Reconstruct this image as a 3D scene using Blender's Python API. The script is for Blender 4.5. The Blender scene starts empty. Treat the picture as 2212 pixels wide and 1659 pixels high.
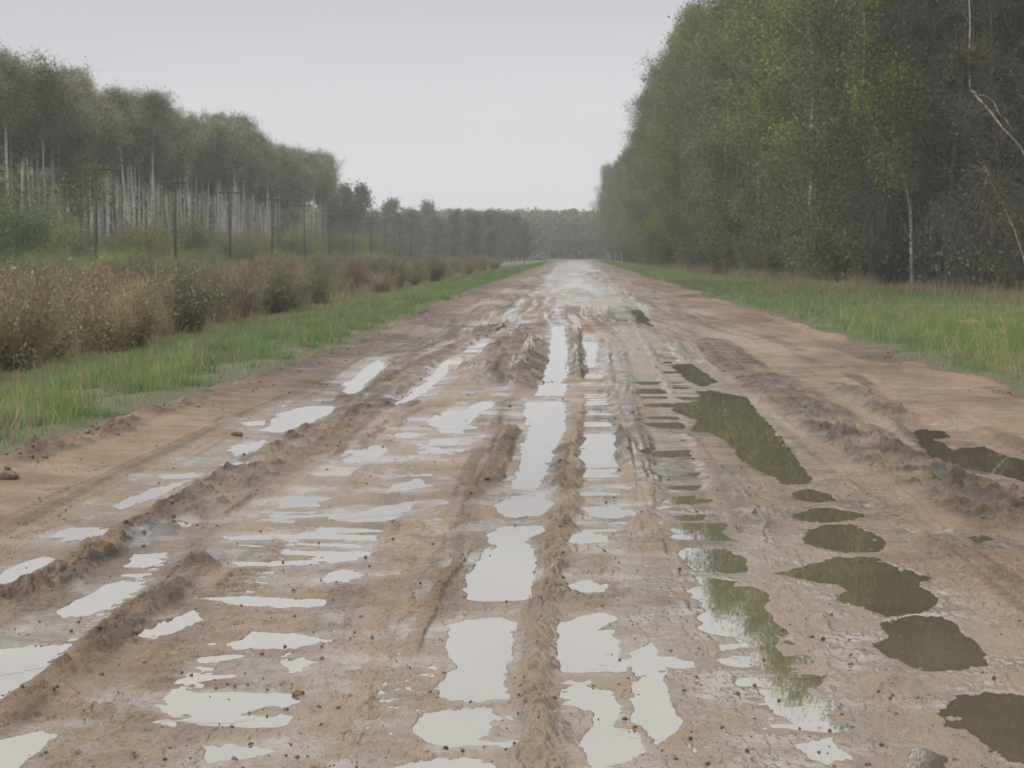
import bpy, math, random
import numpy as np
from mathutils import Vector

SC = bpy.context.scene
COL = SC.collection
rng = np.random.default_rng(7)
random.seed(7)

# ------------------------------------------------------------------ camera
EYE = 1.9                      # eye height in a car cab
FPX, VX, VY = 4400.0, 1240.0, 547.0   # focal length and road vanishing point, in pixels of a 2212-wide view
PITCH = math.atan((829.5 - VY) / FPX)
YAW = math.atan((VX - 1106.0) / FPX)
cd = bpy.data.cameras.new('camera')
cam = bpy.data.objects.new('camera', cd)
COL.objects.link(cam)
cam.location = (0, 0, EYE)
cam.rotation_euler = (math.pi / 2 - PITCH, 0, YAW)
cd.sensor_width = 36.0
cd.lens = FPX / 2212.0 * 36.0
cd.clip_start, cd.clip_end = 0.2, 6000
cd.dof.use_dof = True
cd.dof.focus_distance = 10.0
cd.dof.aperture_fstop = 8.0
SC.camera = cam

# ------------------------------------------------------------------ sky and sun (overcast)
SUN_EL, SUN_AZ = math.radians(42), math.radians(230)
w = bpy.data.worlds.new('World')
SC.world = w
w.use_nodes = True
nt = w.node_tree
nt.nodes.clear()
def N(tree, typ, **kw):
    n = tree.nodes.new(typ)
    for k, v in kw.items():
        setattr(n, k, v)
    return n
sky = N(nt, 'ShaderNodeTexSky', sky_type='NISHITA', sun_disc=False)
sky.sun_elevation, sky.sun_rotation = SUN_EL, SUN_AZ
sky.air_density, sky.dust_density, sky.ozone_density = 1.0, 6.0, 0.5
hs = N(nt, 'ShaderNodeHueSaturation')
hs.inputs['Saturation'].default_value = 0.12
nt.links.new(sky.outputs[0], hs.inputs['Color'])
tc = N(nt, 'ShaderNodeTexCoord')
sx = N(nt, 'ShaderNodeSeparateXYZ')
nt.links.new(tc.outputs['Generated'], sx.inputs[0])
ramp = N(nt, 'ShaderNodeValToRGB')           # cloud deck: brightness of the overcast by elevation
cr = ramp.color_ramp
cr.elements[0].position, cr.elements[0].color = 0.0, (0.90, 0.90, 0.905, 1)
cr.elements[1].position, cr.elements[1].color = 1.0, (1.25, 1.25, 1.25, 1)
for p, c in ((0.035, (0.86, 0.86, 0.87)), (0.08, (0.74, 0.74, 0.765)), (0.122, (0.62, 0.62, 0.65)), (0.15, (0.78, 0.78, 0.80)), (0.19, (0.82, 0.82, 0.83)), (0.27, (0.85, 0.85, 0.85)), (0.5, (1.18, 1.18, 1.18))):
    e = cr.elements.new(p)
    e.color = (*c, 1)
nt.links.new(sx.outputs['Z'], ramp.inputs[0])
cn = N(nt, 'ShaderNodeTexNoise')
cn.inputs['Scale'].default_value = 3.0
cn.inputs['Detail'].default_value = 4.0
mp = N(nt, 'ShaderNodeMapping')
mp.inputs['Scale'].default_value = (1.0, 1.0, 5.0)
nt.links.new(tc.outputs['Generated'], mp.inputs[0])
nt.links.new(mp.outputs[0], cn.inputs['Vector'])
mr = N(nt, 'ShaderNodeMapRange')
mr.inputs[1].default_value, mr.inputs[2].default_value = 0.3, 0.7
mr.inputs[3].default_value, mr.inputs[4].default_value = 9.5, 10.5
nt.links.new(cn.outputs[0], mr.inputs[0])
vm = N(nt, 'ShaderNodeVectorMath', operation='SCALE')
nt.links.new(ramp.outputs[0], vm.inputs[0])
nt.links.new(mr.outputs[0], vm.inputs['Scale'])
mx = N(nt, 'ShaderNodeMix', data_type='RGBA')
mx.inputs[0].default_value = 0.93
nt.links.new(hs.outputs[0], mx.inputs[6])
nt.links.new(vm.outputs[0], mx.inputs[7])
bg = N(nt, 'ShaderNodeBackground')
bg.inputs['Strength'].default_value = 0.1
nt.links.new(mx.outputs[2], bg.inputs['Color'])
wo = N(nt, 'ShaderNodeOutputWorld')
nt.links.new(bg.outputs[0], wo.inputs['Surface'])

sl = bpy.data.lights.new('sun', 'SUN')
sl.energy, sl.angle, sl.color = 1.5, math.radians(20), (1.0, 0.97, 0.93)
so = bpy.data.objects.new('sun', sl)
COL.objects.link(so)
so.rotation_euler = (math.pi / 2 - SUN_EL, 0, math.radians(-50))
so.location = (-40, -50, 60)

SC.view_settings.view_transform = 'Standard'
SC.view_settings.look = 'None'
SC.view_settings.exposure = 0.0
SC.view_settings.gamma = 1.0
SC.cycles.use_denoising = True
SC.cycles.max_bounces = 6
SC.cycles.diffuse_bounces = 2
SC.cycles.glossy_bounces = 3
SC.cycles.transmission_bounces = 2
SC.cycles.volume_bounces = 0
SC.cycles.use_adaptive_sampling = True
SC.cycles.adaptive_threshold = 0.02

# ------------------------------------------------------------------ helpers
def ground(px, py, z=0.0):
    """World point at height z seen at that place of the photograph (2212 x 1659)."""
    dx, dy = (px - 1106.0) / FPX, -(py - 829.5) / FPX
    v = cam.rotation_euler.to_matrix() @ Vector((dx, dy, -1.0))
    t = (z - EYE) / v.z
    return (v.x * t, v.y * t)
def at_depth(px, py, d):
    dx, dy = (px - 1106.0) / FPX, -(py - 829.5) / FPX
    v = cam.rotation_euler.to_matrix() @ Vector((dx, dy, -1.0))
    t = d / v.y
    return (v.x * t, d, EYE + v.z * t)

def hash2(ix, iy, seed):
    h = (ix.astype(np.int64) * 374761393 + iy.astype(np.int64) * 668265263 + seed * 1442695041) & 0xffffffff
    h = ((h ^ (h >> 13)) * 1274126177) & 0xffffffff
    h = (h ^ (h >> 16)) & 0xffffffff
    return h / 4294967295.0
def vnoise(x, y, seed=0):
    """Value noise in -1..1."""
    x0, y0 = np.floor(x), np.floor(y)
    fx, fy = x - x0, y - y0
    fx = fx * fx * fx * (fx * (fx * 6 - 15) + 10)
    fy = fy * fy * fy * (fy * (fy * 6 - 15) + 10)
    a, b = hash2(x0, y0, seed), hash2(x0 + 1, y0, seed)
    c, d = hash2(x0, y0 + 1, seed), hash2(x0 + 1, y0 + 1, seed)
    return ((a * (1 - fx) + b * fx) * (1 - fy) + (c * (1 - fx) + d * fx) * fy) * 2 - 1
def fbm(x, y, seed=0, octs=4, gain=0.5):
    t, a, s = 0, 1.0, 0
    for k in range(octs):
        t = t + a * vnoise(x * 2 ** k + 13.7 * k, y * 2 ** k - 7.1 * k, seed + k)
        s += a
        a *= gain
    return t / s
def sstep(a, b, x):
    t = np.clip((x - a) / (b - a), 0, 1)
    return t * t * (3 - 2 * t)

def poly_sdf(px, py, poly):
    """Signed distance (negative inside) from points to a polygon."""
    p = np.asarray(poly, float)
    q = np.roll(p, -1, axis=0)
    best = np.full(px.shape, 1e9)
    inside = np.zeros(px.shape, bool)
    for (ax, ay), (bx, by) in zip(p, q):
        ex, ey = bx - ax, by - ay
        t = np.clip(((px - ax) * ex + (py - ay) * ey) / (ex * ex + ey * ey + 1e-12), 0, 1)
        best = np.minimum(best, (px - ax - t * ex) ** 2 + (py - ay - t * ey) ** 2)
        c = (ay > py) != (by > py)
        inside ^= c & (px < ex * (py - ay) / (ey + (1e-12 if ey == 0 else 0)) + ax)
    d = np.sqrt(best)
    return np.where(inside, -d, d)
def line_dist(px, py, pts):
    """Distance to a polyline, and how far along it (0..1)."""
    best = np.full(px.shape, 1e9)
    al = np.zeros(px.shape)
    n = len(pts) - 1
    for i in range(n):
        (ax, ay), (bx, by) = pts[i], pts[i + 1]
        ex, ey = bx - ax, by - ay
        t = np.clip(((px - ax) * ex + (py - ay) * ey) / (ex * ex + ey * ey + 1e-12), 0, 1)
        d = (px - ax - t * ex) ** 2 + (py - ay - t * ey) ** 2
        m = d < best
        best = np.where(m, d, best)
        al = np.where(m, (i + t) / n, al)
    return np.sqrt(best), al

def make_mesh(name, verts, quads=None, tris=None, mats=(), qmat=None, tmat=None, smooth=False, attrs=None):
    me = bpy.data.meshes.new(name)
    verts = np.asarray(verts, np.float32)
    q = np.zeros((0, 4), np.int32) if quads is None or len(quads) == 0 else np.asarray(quads, np.int32)
    t = np.zeros((0, 3), np.int32) if tris is None or len(tris) == 0 else np.asarray(tris, np.int32)
    me.vertices.add(len(verts))
    me.vertices.foreach_set('co', verts.ravel())
    me.loops.add(q.size + t.size)
    me.loops.foreach_set('vertex_index', np.concatenate([q.ravel(), t.ravel()]).astype(np.int32))
    me.polygons.add(len(q) + len(t))
    st = np.concatenate([np.arange(len(q)) * 4, q.size + np.arange(len(t)) * 3]).astype(np.int32)
    me.polygons.foreach_set('loop_start', st)
    for m in mats:
        me.materials.append(m)
    mi = np.concatenate([np.zeros(len(q), np.int32) if qmat is None else np.asarray(qmat, np.int32),
                         np.zeros(len(t), np.int32) if tmat is None else np.asarray(tmat, np.int32)])
    me.polygons.foreach_set('material_index', mi.astype(np.int32))
    if smooth:
        me.polygons.foreach_set('use_smooth', np.ones(len(mi), bool))
    for k, v in (attrs or {}).items():
        a = me.attributes.new(k, 'FLOAT', 'POINT')
        a.data.foreach_set('value', np.asarray(v, np.float32).ravel())
    me.update(calc_edges=True)
    return me
def link(name, me, parent=None):
    o = bpy.data.objects.new(name, me)
    COL.objects.link(o)
    if parent is not None:
        o.parent = parent
    return o
def tag(o, label=None, cat=None, group=None, kind=None):
    if label: o['label'] = label
    if cat: o['category'] = cat
    if group: o['group'] = group
    if kind: o['kind'] = kind
    return o

class Geo:
    """Collects tubes and leaf faces into one mesh."""
    def __init__(self):
        self.v, self.q, self.t, self.qm, self.tm, self.n = [], [], [], [], [], 0
    def add(self, v, q=None, t=None, m=0):
        v = np.asarray(v, float)
        if q is not None and len(q):
            q = np.asarray(q, int)
            self.q.append(q + self.n); self.qm.append(np.full(len(q), m))
        if t is not None and len(t):
            t = np.asarray(t, int)
            self.t.append(t + self.n); self.tm.append(np.full(len(t), m))
        self.v.append(v); self.n += len(v)
    def tube(self, pts, radii, sides=6, m=0, cap=True):
        pts = np.asarray(pts, float)
        k = len(pts)
        tan = np.gradient(pts, axis=0)
        tan /= np.linalg.norm(tan, axis=1)[:, None] + 1e-9
        ref = np.array([1.0, 0, 0]) if abs(tan[:, 2]).mean() > 0.7 else np.array([0, 0, 1.0])
        u = np.cross(tan, ref); u /= np.linalg.norm(u, axis=1)[:, None] + 1e-9
        vv = np.cross(tan, u)
        a = np.linspace(0, 2 * math.pi, sides, endpoint=False)
        ring = pts[:, None, :] + np.asarray(radii)[:, None, None] * (np.cos(a)[None, :, None] * u[:, None, :] + np.sin(a)[None, :, None] * vv[:, None, :])
        i = np.arange(k - 1)[:, None] * sides
        j = np.arange(sides)[None, :]
        j2 = (j + 1) % sides
        q = np.stack([i + j, i + j2, i + sides + j2, i + sides + j], -1).reshape(-1, 4)
        V = ring.reshape(-1, 3)
        t = None
        if cap:
            V = np.vstack([V, pts[-1], pts[0]])
            e = (k - 1) * sides
            jj = np.arange(sides); j3 = (jj + 1) % sides
            t = np.vstack([np.stack([e + jj, e + j3, np.full(sides, k * sides)], -1),
                           np.stack([j3, jj, np.full(sides, k * sides + 1)], -1)])
        self.add(V, q, t, m)
    def box(self, c, s, m=0, rot=0.0):
        c = np.asarray(c, float)
        s = np.asarray(s, float) / 2
        V = np.array([[x, y, z] for x in (-1, 1) for y in (-1, 1) for z in (-1, 1)], float) * s
        if rot:
            cr_, sr_ = math.cos(rot), math.sin(rot)
            V = np.stack([V[:, 0] * cr_ - V[:, 2] * sr_, V[:, 1], V[:, 0] * sr_ + V[:, 2] * cr_], -1)
        self.add(V + c, [[0, 1, 3, 2], [4, 6, 7, 5], [0, 4, 5, 1], [2, 3, 7, 6], [0, 2, 6, 4], [1, 5, 7, 3]], None, m)
    def leaves(self, c, size, m=0, R=rng, flat=0.0):
        """Small rhombic faces, freely turned, at the points c."""
        n = len(c)
        a = R.normal(size=(n, 3)); a /= np.linalg.norm(a, axis=1)[:, None]
        b = R.normal(size=(n, 3)); b -= (b * a).sum(1)[:, None] * a
        b /= np.linalg.norm(b, axis=1)[:, None]
        s = (np.asarray(size) * R.uniform(0.6, 1.4, n))[:, None]
        V = np.stack([c - a * s, c - b * s * 0.55, c + a * s, c + b * s * 0.55], 1).reshape(-1, 3)
        self.add(V, np.arange(4 * n).reshape(n, 4), None, m)
    def slivers(self, p0, p1, wid, m=0, R=rng):
        """Thin tapering twigs or blades from p0 to p1."""
        n = len(p0)
        d = p1 - p0
        s = np.cross(d, R.normal(size=(n, 3)))
        s /= np.linalg.norm(s, axis=1)[:, None] + 1e-9
        s *= np.reshape(wid, (-1, 1)) * 0.5
        V = np.stack([p0 - s, p0 + s, p1], 1).reshape(-1, 3)
        self.add(V, None, np.arange(3 * n).reshape(n, 3), m)
    def build(self, name, mats, smooth=False):
        cat = lambda L, w_: np.concatenate(L) if L else np.zeros((0, w_) if w_ else 0, int)
        return make_mesh(name, np.concatenate(self.v), cat(self.q, 4), cat(self.t, 3), mats, cat(self.qm, 0), cat(self.tm, 0), smooth)

# ------------------------------------------------------------------ materials
def mat_base(name):
    m = bpy.data.materials.new(name)
    m.use_nodes = True
    t = m.node_tree
    t.nodes.clear()
    out = N(t, 'ShaderNodeOutputMaterial')
    p = N(t, 'ShaderNodeBsdfPrincipled')
    t.links.new(p.outputs[0], out.inputs['Surface'])
    return m, t, p, out
def noise(t, scale, detail=3, rough=0.55, vec=None, stretch=None):
    n = N(t, 'ShaderNodeTexNoise')
    n.inputs['Scale'].default_value = scale
    n.inputs['Detail'].default_value = detail
    n.inputs['Roughness'].default_value = rough
    c = N(t, 'ShaderNodeTexCoord')
    src = c.outputs['Object'] if vec is None else vec
    if stretch:
        mm = N(t, 'ShaderNodeMapping')
        mm.inputs['Scale'].default_value = stretch
        t.links.new(src, mm.inputs[0])
        src = mm.outputs[0]
    t.links.new(src, n.inputs['Vector'])
    return n.outputs[0]
def cramp(t, fac, stops):
    r = N(t, 'ShaderNodeValToRGB')
    els = r.color_ramp.elements
    els[0].position, els[0].color = stops[0][0], (*stops[0][1], 1)
    els[1].position, els[1].color = stops[-1][0], (*stops[-1][1], 1)
    for p, c in stops[1:-1]:
        els.new(p).color = (*c, 1)
    t.links.new(fac, r.inputs[0])
    return r.outputs[0]
def mixc(t, fac, a, b, blend='MIX'):
    m = N(t, 'ShaderNodeMix', data_type='RGBA', blend_type=blend)
    for s, v in ((0, fac), (6, a), (7, b)):
        if isinstance(v, (int, float)): m.inputs[s].default_value = v
        elif isinstance(v, tuple): m.inputs[s].default_value = (*v, 1)
        else: t.links.new(v, m.inputs[s])
    return m.outputs[2]
def maprange(t, v, a, b, c, d):
    m = N(t, 'ShaderNodeMapRange')
    for i, x in enumerate((a, b, c, d)):
        m.inputs[i + 1].default_value = x
    t.links.new(v, m.inputs[0])
    return m.outputs[0]
def attr(t, name):
    a = N(t, 'ShaderNodeAttribute')
    a.attribute_name = name
    return a.outputs['Fac']
def math2(t, op, a, b):
    m = N(t, 'ShaderNodeMath', operation=op)
    for i, v in enumerate((a, b)):
        if isinstance(v, (int, float)): m.inputs[i].default_value = v
        else: t.links.new(v, m.inputs[i])
    return m.outputs[0]

def leaf_mat(name, dark, light, transl=0.3, nscale=0.6):
    """Foliage: clumps of lighter and darker leaves, some light through the leaf, tint varying tree by tree."""
    m, t, p, out = mat_base(name)
    f = noise(t, nscale, 3)
    f2 = noise(t, 7.0, 2)
    oi = N(t, 'ShaderNodeObjectInfo')
    s = math2(t, 'ADD', math2(t, 'MULTIPLY', f, 0.88), math2(t, 'MULTIPLY', f2, 0.12))
    c = cramp(t, s, [(0.34, dark), (0.64, light)])
    h = N(t, 'ShaderNodeHueSaturation')
    t.links.new(c, h.inputs['Color'])
    t.links.new(maprange(t, oi.outputs['Random'], 0, 1, 0.478, 0.515), h.inputs['Hue'])
    t.links.new(maprange(t, oi.outputs['Random'], 0, 1, 1.3, 0.78), h.inputs['Value'])
    t.links.new(h.outputs[0], p.inputs['Base Color'])
    p.inputs['Roughness'].default_value = 0.65
    p.inputs['Specular IOR Level'].default_value = 0.25
    tr = N(t, 'ShaderNodeBsdfTranslucent')
    t.links.new(h.outputs[0], tr.inputs['Color'])
    ms = N(t, 'ShaderNodeMixShader')
    ms.inputs[0].default_value = transl
    t.links.new(p.outputs[0], ms.inputs[1])
    t.links.new(tr.outputs[0], ms.inputs[2])
    t.links.new(ms.outputs[0], out.inputs['Surface'])
    return m
def bark_mat(name, a, b, marks=None, scale=2.0):
    m, t, p, out = mat_base(name)
    f = noise(t, scale, 4, 0.6, stretch=(1, 1, 0.25))
    c = cramp(t, f, [(0.35, a), (0.65, b)])
    if marks:
        g = noise(t, 3.0, 3, 0.6, stretch=(1, 1, 3.0))
        k = maprange(t, g, 0.56, 0.62, 0, 1)
        c = mixc(t, k, c, marks)
    t.links.new(c, p.inputs['Base Color'])
    p.inputs['Roughness'].default_value = 0.85
    return m

M_LEAF = leaf_mat('spring_leaf', (0.06, 0.09, 0.03), (0.225, 0.295, 0.08), 0.3, 0.3)
M_LEAF_Y = leaf_mat('young_leaf', (0.09, 0.125, 0.035), (0.27, 0.325, 0.08), 0.3, 0.3)
M_LEAF_O = leaf_mat('olive_leaf', (0.075, 0.085, 0.042), (0.19, 0.20, 0.095), 0.25, 0.35)
M_BUD = leaf_mat('birch_bud', (0.18, 0.205, 0.105), (0.40, 0.43, 0.22), 0.35, 0.4)
M_FIR = leaf_mat('fir_needle', (0.022, 0.05, 0.025), (0.05, 0.095, 0.045), 0.05)
M_FAR = leaf_mat('far_leaf', (0.085, 0.112, 0.06), (0.165, 0.19, 0.10), 0.2, 0.08)
M_BUSH = leaf_mat('bright_bush_leaf', (0.13, 0.19, 0.05), (0.29, 0.36, 0.10))
M_BUSHY = leaf_mat('yellow_bush_leaf', (0.17, 0.19, 0.06), (0.30, 0.31, 0.11))
M_RUST = leaf_mat('russet_twig', (0.125, 0.096, 0.062), (0.27, 0.21, 0.135), 0.1)
M_GREYTWIG = leaf_mat('grey_twig', (0.086, 0.079, 0.052), (0.18, 0.163, 0.108), 0.05)
M_DARKTWIG = leaf_mat('dark_twig', (0.042, 0.042, 0.034), (0.105, 0.102, 0.08), 0.05, 0.3)
M_STRAW = leaf_mat('dry_straw', (0.20, 0.15, 0.085), (0.42, 0.34, 0.20), 0.15)
M_GRASS = leaf_mat('grass_blade', (0.07, 0.14, 0.046), (0.255, 0.365, 0.145), 0.3, 1.1)
M_GRASSO = leaf_mat('olive_grass_blade', (0.15, 0.155, 0.07), (0.32, 0.31, 0.155), 0.3, 0.8)
M_BARK = bark_mat('dark_bark', (0.055, 0.047, 0.04), (0.12, 0.105, 0.09))
M_BIRCH = bark_mat('birch_bark', (0.50, 0.49, 0.46), (0.78, 0.76, 0.73), (0.06, 0.055, 0.05))
M_BIRCHG = bark_mat('grey_birch_bark', (0.34, 0.33, 0.31), (0.56, 0.55, 0.53), (0.09, 0.085, 0.08))
M_POLE = bark_mat('weathered_pole_wood', (0.022, 0.02, 0.018), (0.055, 0.05, 0.045))
M_PORC = bark_mat('insulator_porcelain', (0.2, 0.2, 0.2), (0.32, 0.32, 0.32))

def mud_mat():
    m, t, p, out = mat_base('wet_clay_mud')
    big = noise(t, 0.5, 5, 0.6)
    mid = noise(t, 3.0, 5, 0.65)
    fine = noise(t, 38.0, 4, 0.7)
    c = cramp(t, big, [(0.3, (0.265, 0.172, 0.105)), (0.5, (0.372, 0.258, 0.158)), (0.72, (0.43, 0.325, 0.225))])
    c = mixc(t, maprange(t, mid, 0.44, 0.68, 0.0, 0.75), c, (0.225, 0.158, 0.108))
    c = mixc(t, maprange(t, fine, 0.52, 0.64, 0.0, 0.75), c, (0.125, 0.082, 0.055))
    dk = math2(t, 'MULTIPLY', attr(t, 'dark'), maprange(t, mid, 0.2, 0.5, 0.6, 1.0))
    c = mixc(t, dk, c, (0.078, 0.056, 0.043))
    c = mixc(t, math2(t, 'MULTIPLY', attr(t, 'pale'), 0.75), c, (0.43, 0.335, 0.25))  # lighter silt tone, painting the wet sheen into the base colour
    wv = maprange(t, attr(t, 'wet'), 0.2, 0.9, 1.0, 0.8)
    sc_ = N(t, 'ShaderNodeVectorMath', operation='SCALE')
    t.links.new(c, sc_.inputs[0])
    t.links.new(wv, sc_.inputs['Scale'])
    t.links.new(sc_.outputs[0], p.inputs['Base Color'])
    wet = math2(t, 'ADD', attr(t, 'wet'), maprange(t, noise(t, 1.3, 5, 0.65), 0.38, 0.68, -0.3, 0.4))
    t.links.new(maprange(t, wet, 0.0, 1.0, 0.62, 0.13), p.inputs['Roughness'])
    p.inputs['IOR'].default_value = 1.4
    t.links.new(maprange(t, wet, 0.0, 1.0, 0.25, 0.9), p.inputs['Specular IOR Level'])
    film = maprange(t, wet, 0.62, 1.05, 0.0, 1.0)
    t.links.new(film, p.inputs['Coat Weight'])
    p.inputs['Coat Roughness'].default_value = 0.16
    p.inputs['Coat IOR'].default_value = 1.8
    cb = N(t, 'ShaderNodeBump')
    cb.inputs['Strength'].default_value = 0.5
    cb.inputs['Distance'].default_value = 0.008
    t.links.new(noise(t, 20.0, 3, 0.6), cb.inputs['Height'])
    t.links.new(cb.outputs[0], p.inputs['Coat Normal'])
    b = N(t, 'ShaderNodeBump')
    b.inputs['Strength'].default_value = 1.0
    b.inputs['Distance'].default_value = 0.03
    hgt = math2(t, 'ADD', math2(t, 'MULTIPLY', fine, 0.9), math2(t, 'MULTIPLY', noise(t, 90.0, 3, 0.6), 0.5))
    t.links.new(hgt, b.inputs['Height'])
    t.links.new(b.outputs[0], p.inputs['Normal'])
    return m
M_MUD = mud_mat()
def water_mat():
    m, t, p, out = mat_base('muddy_puddle_water')
    c = cramp(t, noise(t, 0.9, 3), [(0.3, (0.15, 0.118, 0.066)), (0.7, (0.21, 0.168, 0.10))])
    t.links.new(c, p.inputs['Base Color'])
    p.inputs['Roughness'].default_value = 0.012
    p.inputs['IOR'].default_value = 1.6
    b = N(t, 'ShaderNodeBump')
    b.inputs['Strength'].default_value = 0.03
    b.inputs['Distance'].default_value = 0.004
    t.links.new(noise(t, 5.0, 2, 0.5), b.inputs['Height'])
    t.links.new(b.outputs[0], p.inputs['Normal'])
    gl = N(t, 'ShaderNodeBsdfGlossy')                 # still, silt-skinned water seen flat on: a strong mirror
    gl.inputs['Color'].default_value = (0.95, 0.95, 0.94, 1)
    gl.inputs['Roughness'].default_value = 0.015
    t.links.new(b.outputs[0], gl.inputs['Normal'])
    ms = N(t, 'ShaderNodeMixShader')
    ms.inputs[0].default_value = 0.42
    t.links.new(p.outputs[0], ms.inputs[1])
    t.links.new(gl.outputs[0], ms.inputs[2])
    t.links.new(ms.outputs[0], out.inputs['Surface'])
    return m
M_WATER = water_mat()
def earth_mat():
    m, t, p, out = mat_base('verge_and_field_soil')
    f = noise(t, 0.35, 5)
    g = noise(t, 4.0, 4)
    green = cramp(t, f, [(0.35, (0.085, 0.125, 0.042)), (0.65, (0.17, 0.205, 0.075))])
    straw = cramp(t, f, [(0.35, (0.21, 0.165, 0.09)), (0.65, (0.37, 0.31, 0.17))])
    litter = cramp(t, g, [(0.35, (0.06, 0.045, 0.03)), (0.65, (0.15, 0.11, 0.07))])
    c = mixc(t, attr(t, 'straw'), green, straw)
    c = mixc(t, attr(t, 'litter'), c, litter)
    c = mixc(t, maprange(t, g, 0.4, 0.7, 0, 0.35), c, (0.09, 0.075, 0.04))
    t.links.new(c, p.inputs['Base Color'])
    p.inputs['Roughness'].default_value = 0.9
    return m
M_EARTH = earth_mat()

# ------------------------------------------------------------------ the ground sheet
EDGE_L, EDGE_R = -5.25, 6.05
def edge_left(y):
    return np.interp(y, [18, 26, 42, 62, 100], [-5.3, -5.05, -4.7, -4.9, -5.3]) + 0.22 * vnoise(y * 0.35, y * 0 + 3.3, 5) + 0.12 * vnoise(y * 1.3, y * 0 + 1.1, 6)
def edge_right(y):
    return EDGE_R + 0.25 * vnoise(y * 0.3, y * 0 + 8.3, 7) + 0.12 * vnoise(y * 1.2, y * 0 + 4.1, 8)
def ground_z(x, y):
    z = np.interp(x, [-400, -60, -30, -15, -11, -7.5, -5.6, -4.6, -3.5, 4.2, 5.3, 6.4, 8.5, 13, 30, 400],
                     [-0.9, -0.8, -0.8, -0.75, -0.62, -0.12, 0.02, -0.03, -0.5, -0.5, -0.03, 0.03, -0.10, -0.15, -0.1, -0.1])
    off = sstep(4.9, 7.0, np.abs(x))
    return z + off * (0.05 * fbm(x * 0.5, y * 0.5, 21, 3) + 0.02 * vnoise(x * 2.5, y * 2.5, 33))
xs = np.unique(np.concatenate([np.linspace(-6000, -100, 30), np.linspace(-100, -16, 85), np.linspace(-16, 16, 161), np.linspace(16, 60, 45), np.linspace(60, 6000, 30)]))
ys = np.unique(np.concatenate([np.linspace(-400, -10, 14), np.linspace(-10, 80, 226), np.linspace(80, 250, 171), np.linspace(250, 800, 111), np.linspace(800, 6000, 30)]))
GX, GY = np.meshgrid(xs, ys)
GZ = ground_z(GX, GY)
nx, ny = len(xs), len(ys)
ii = (np.arange(ny - 1)[:, None] * nx + np.arange(nx - 1)[None, :])
gq = np.stack([ii, ii + 1, ii + nx + 1, ii + nx], -1).reshape(-1, 4)
strawA = np.clip(sstep(-11.0, -14.0, GX + 1.5 * fbm(GX * 0.3, GY * 0.2, 41, 3)) + 0.75 * sstep(9.5, 14, GX + 2 * fbm(GX * 0.3, GY * 0.2, 43, 3)), 0, 1)
litA = np.clip(sstep(14, 21, GX - np.interp(GY, [100, 230], [6, 0])) + sstep(-46, -54, GX), 0, 1)
gm = make_mesh('ground', np.stack([GX, GY, GZ], -1).reshape(-1, 3), gq, None, [M_EARTH], smooth=True, attrs={'straw': strawA, 'litter': np.maximum(litA, 0.8 * sstep(EDGE_L - 1.0, EDGE_L - 0.2, GX) * sstep(EDGE_R + 1.0, EDGE_R + 0.2, GX))})
tag(link('ground', gm), kind='structure')

# ------------------------------------------------------------------ the mud road
LEVEL = -0.02                   # height at which the water stands in the ruts
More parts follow.
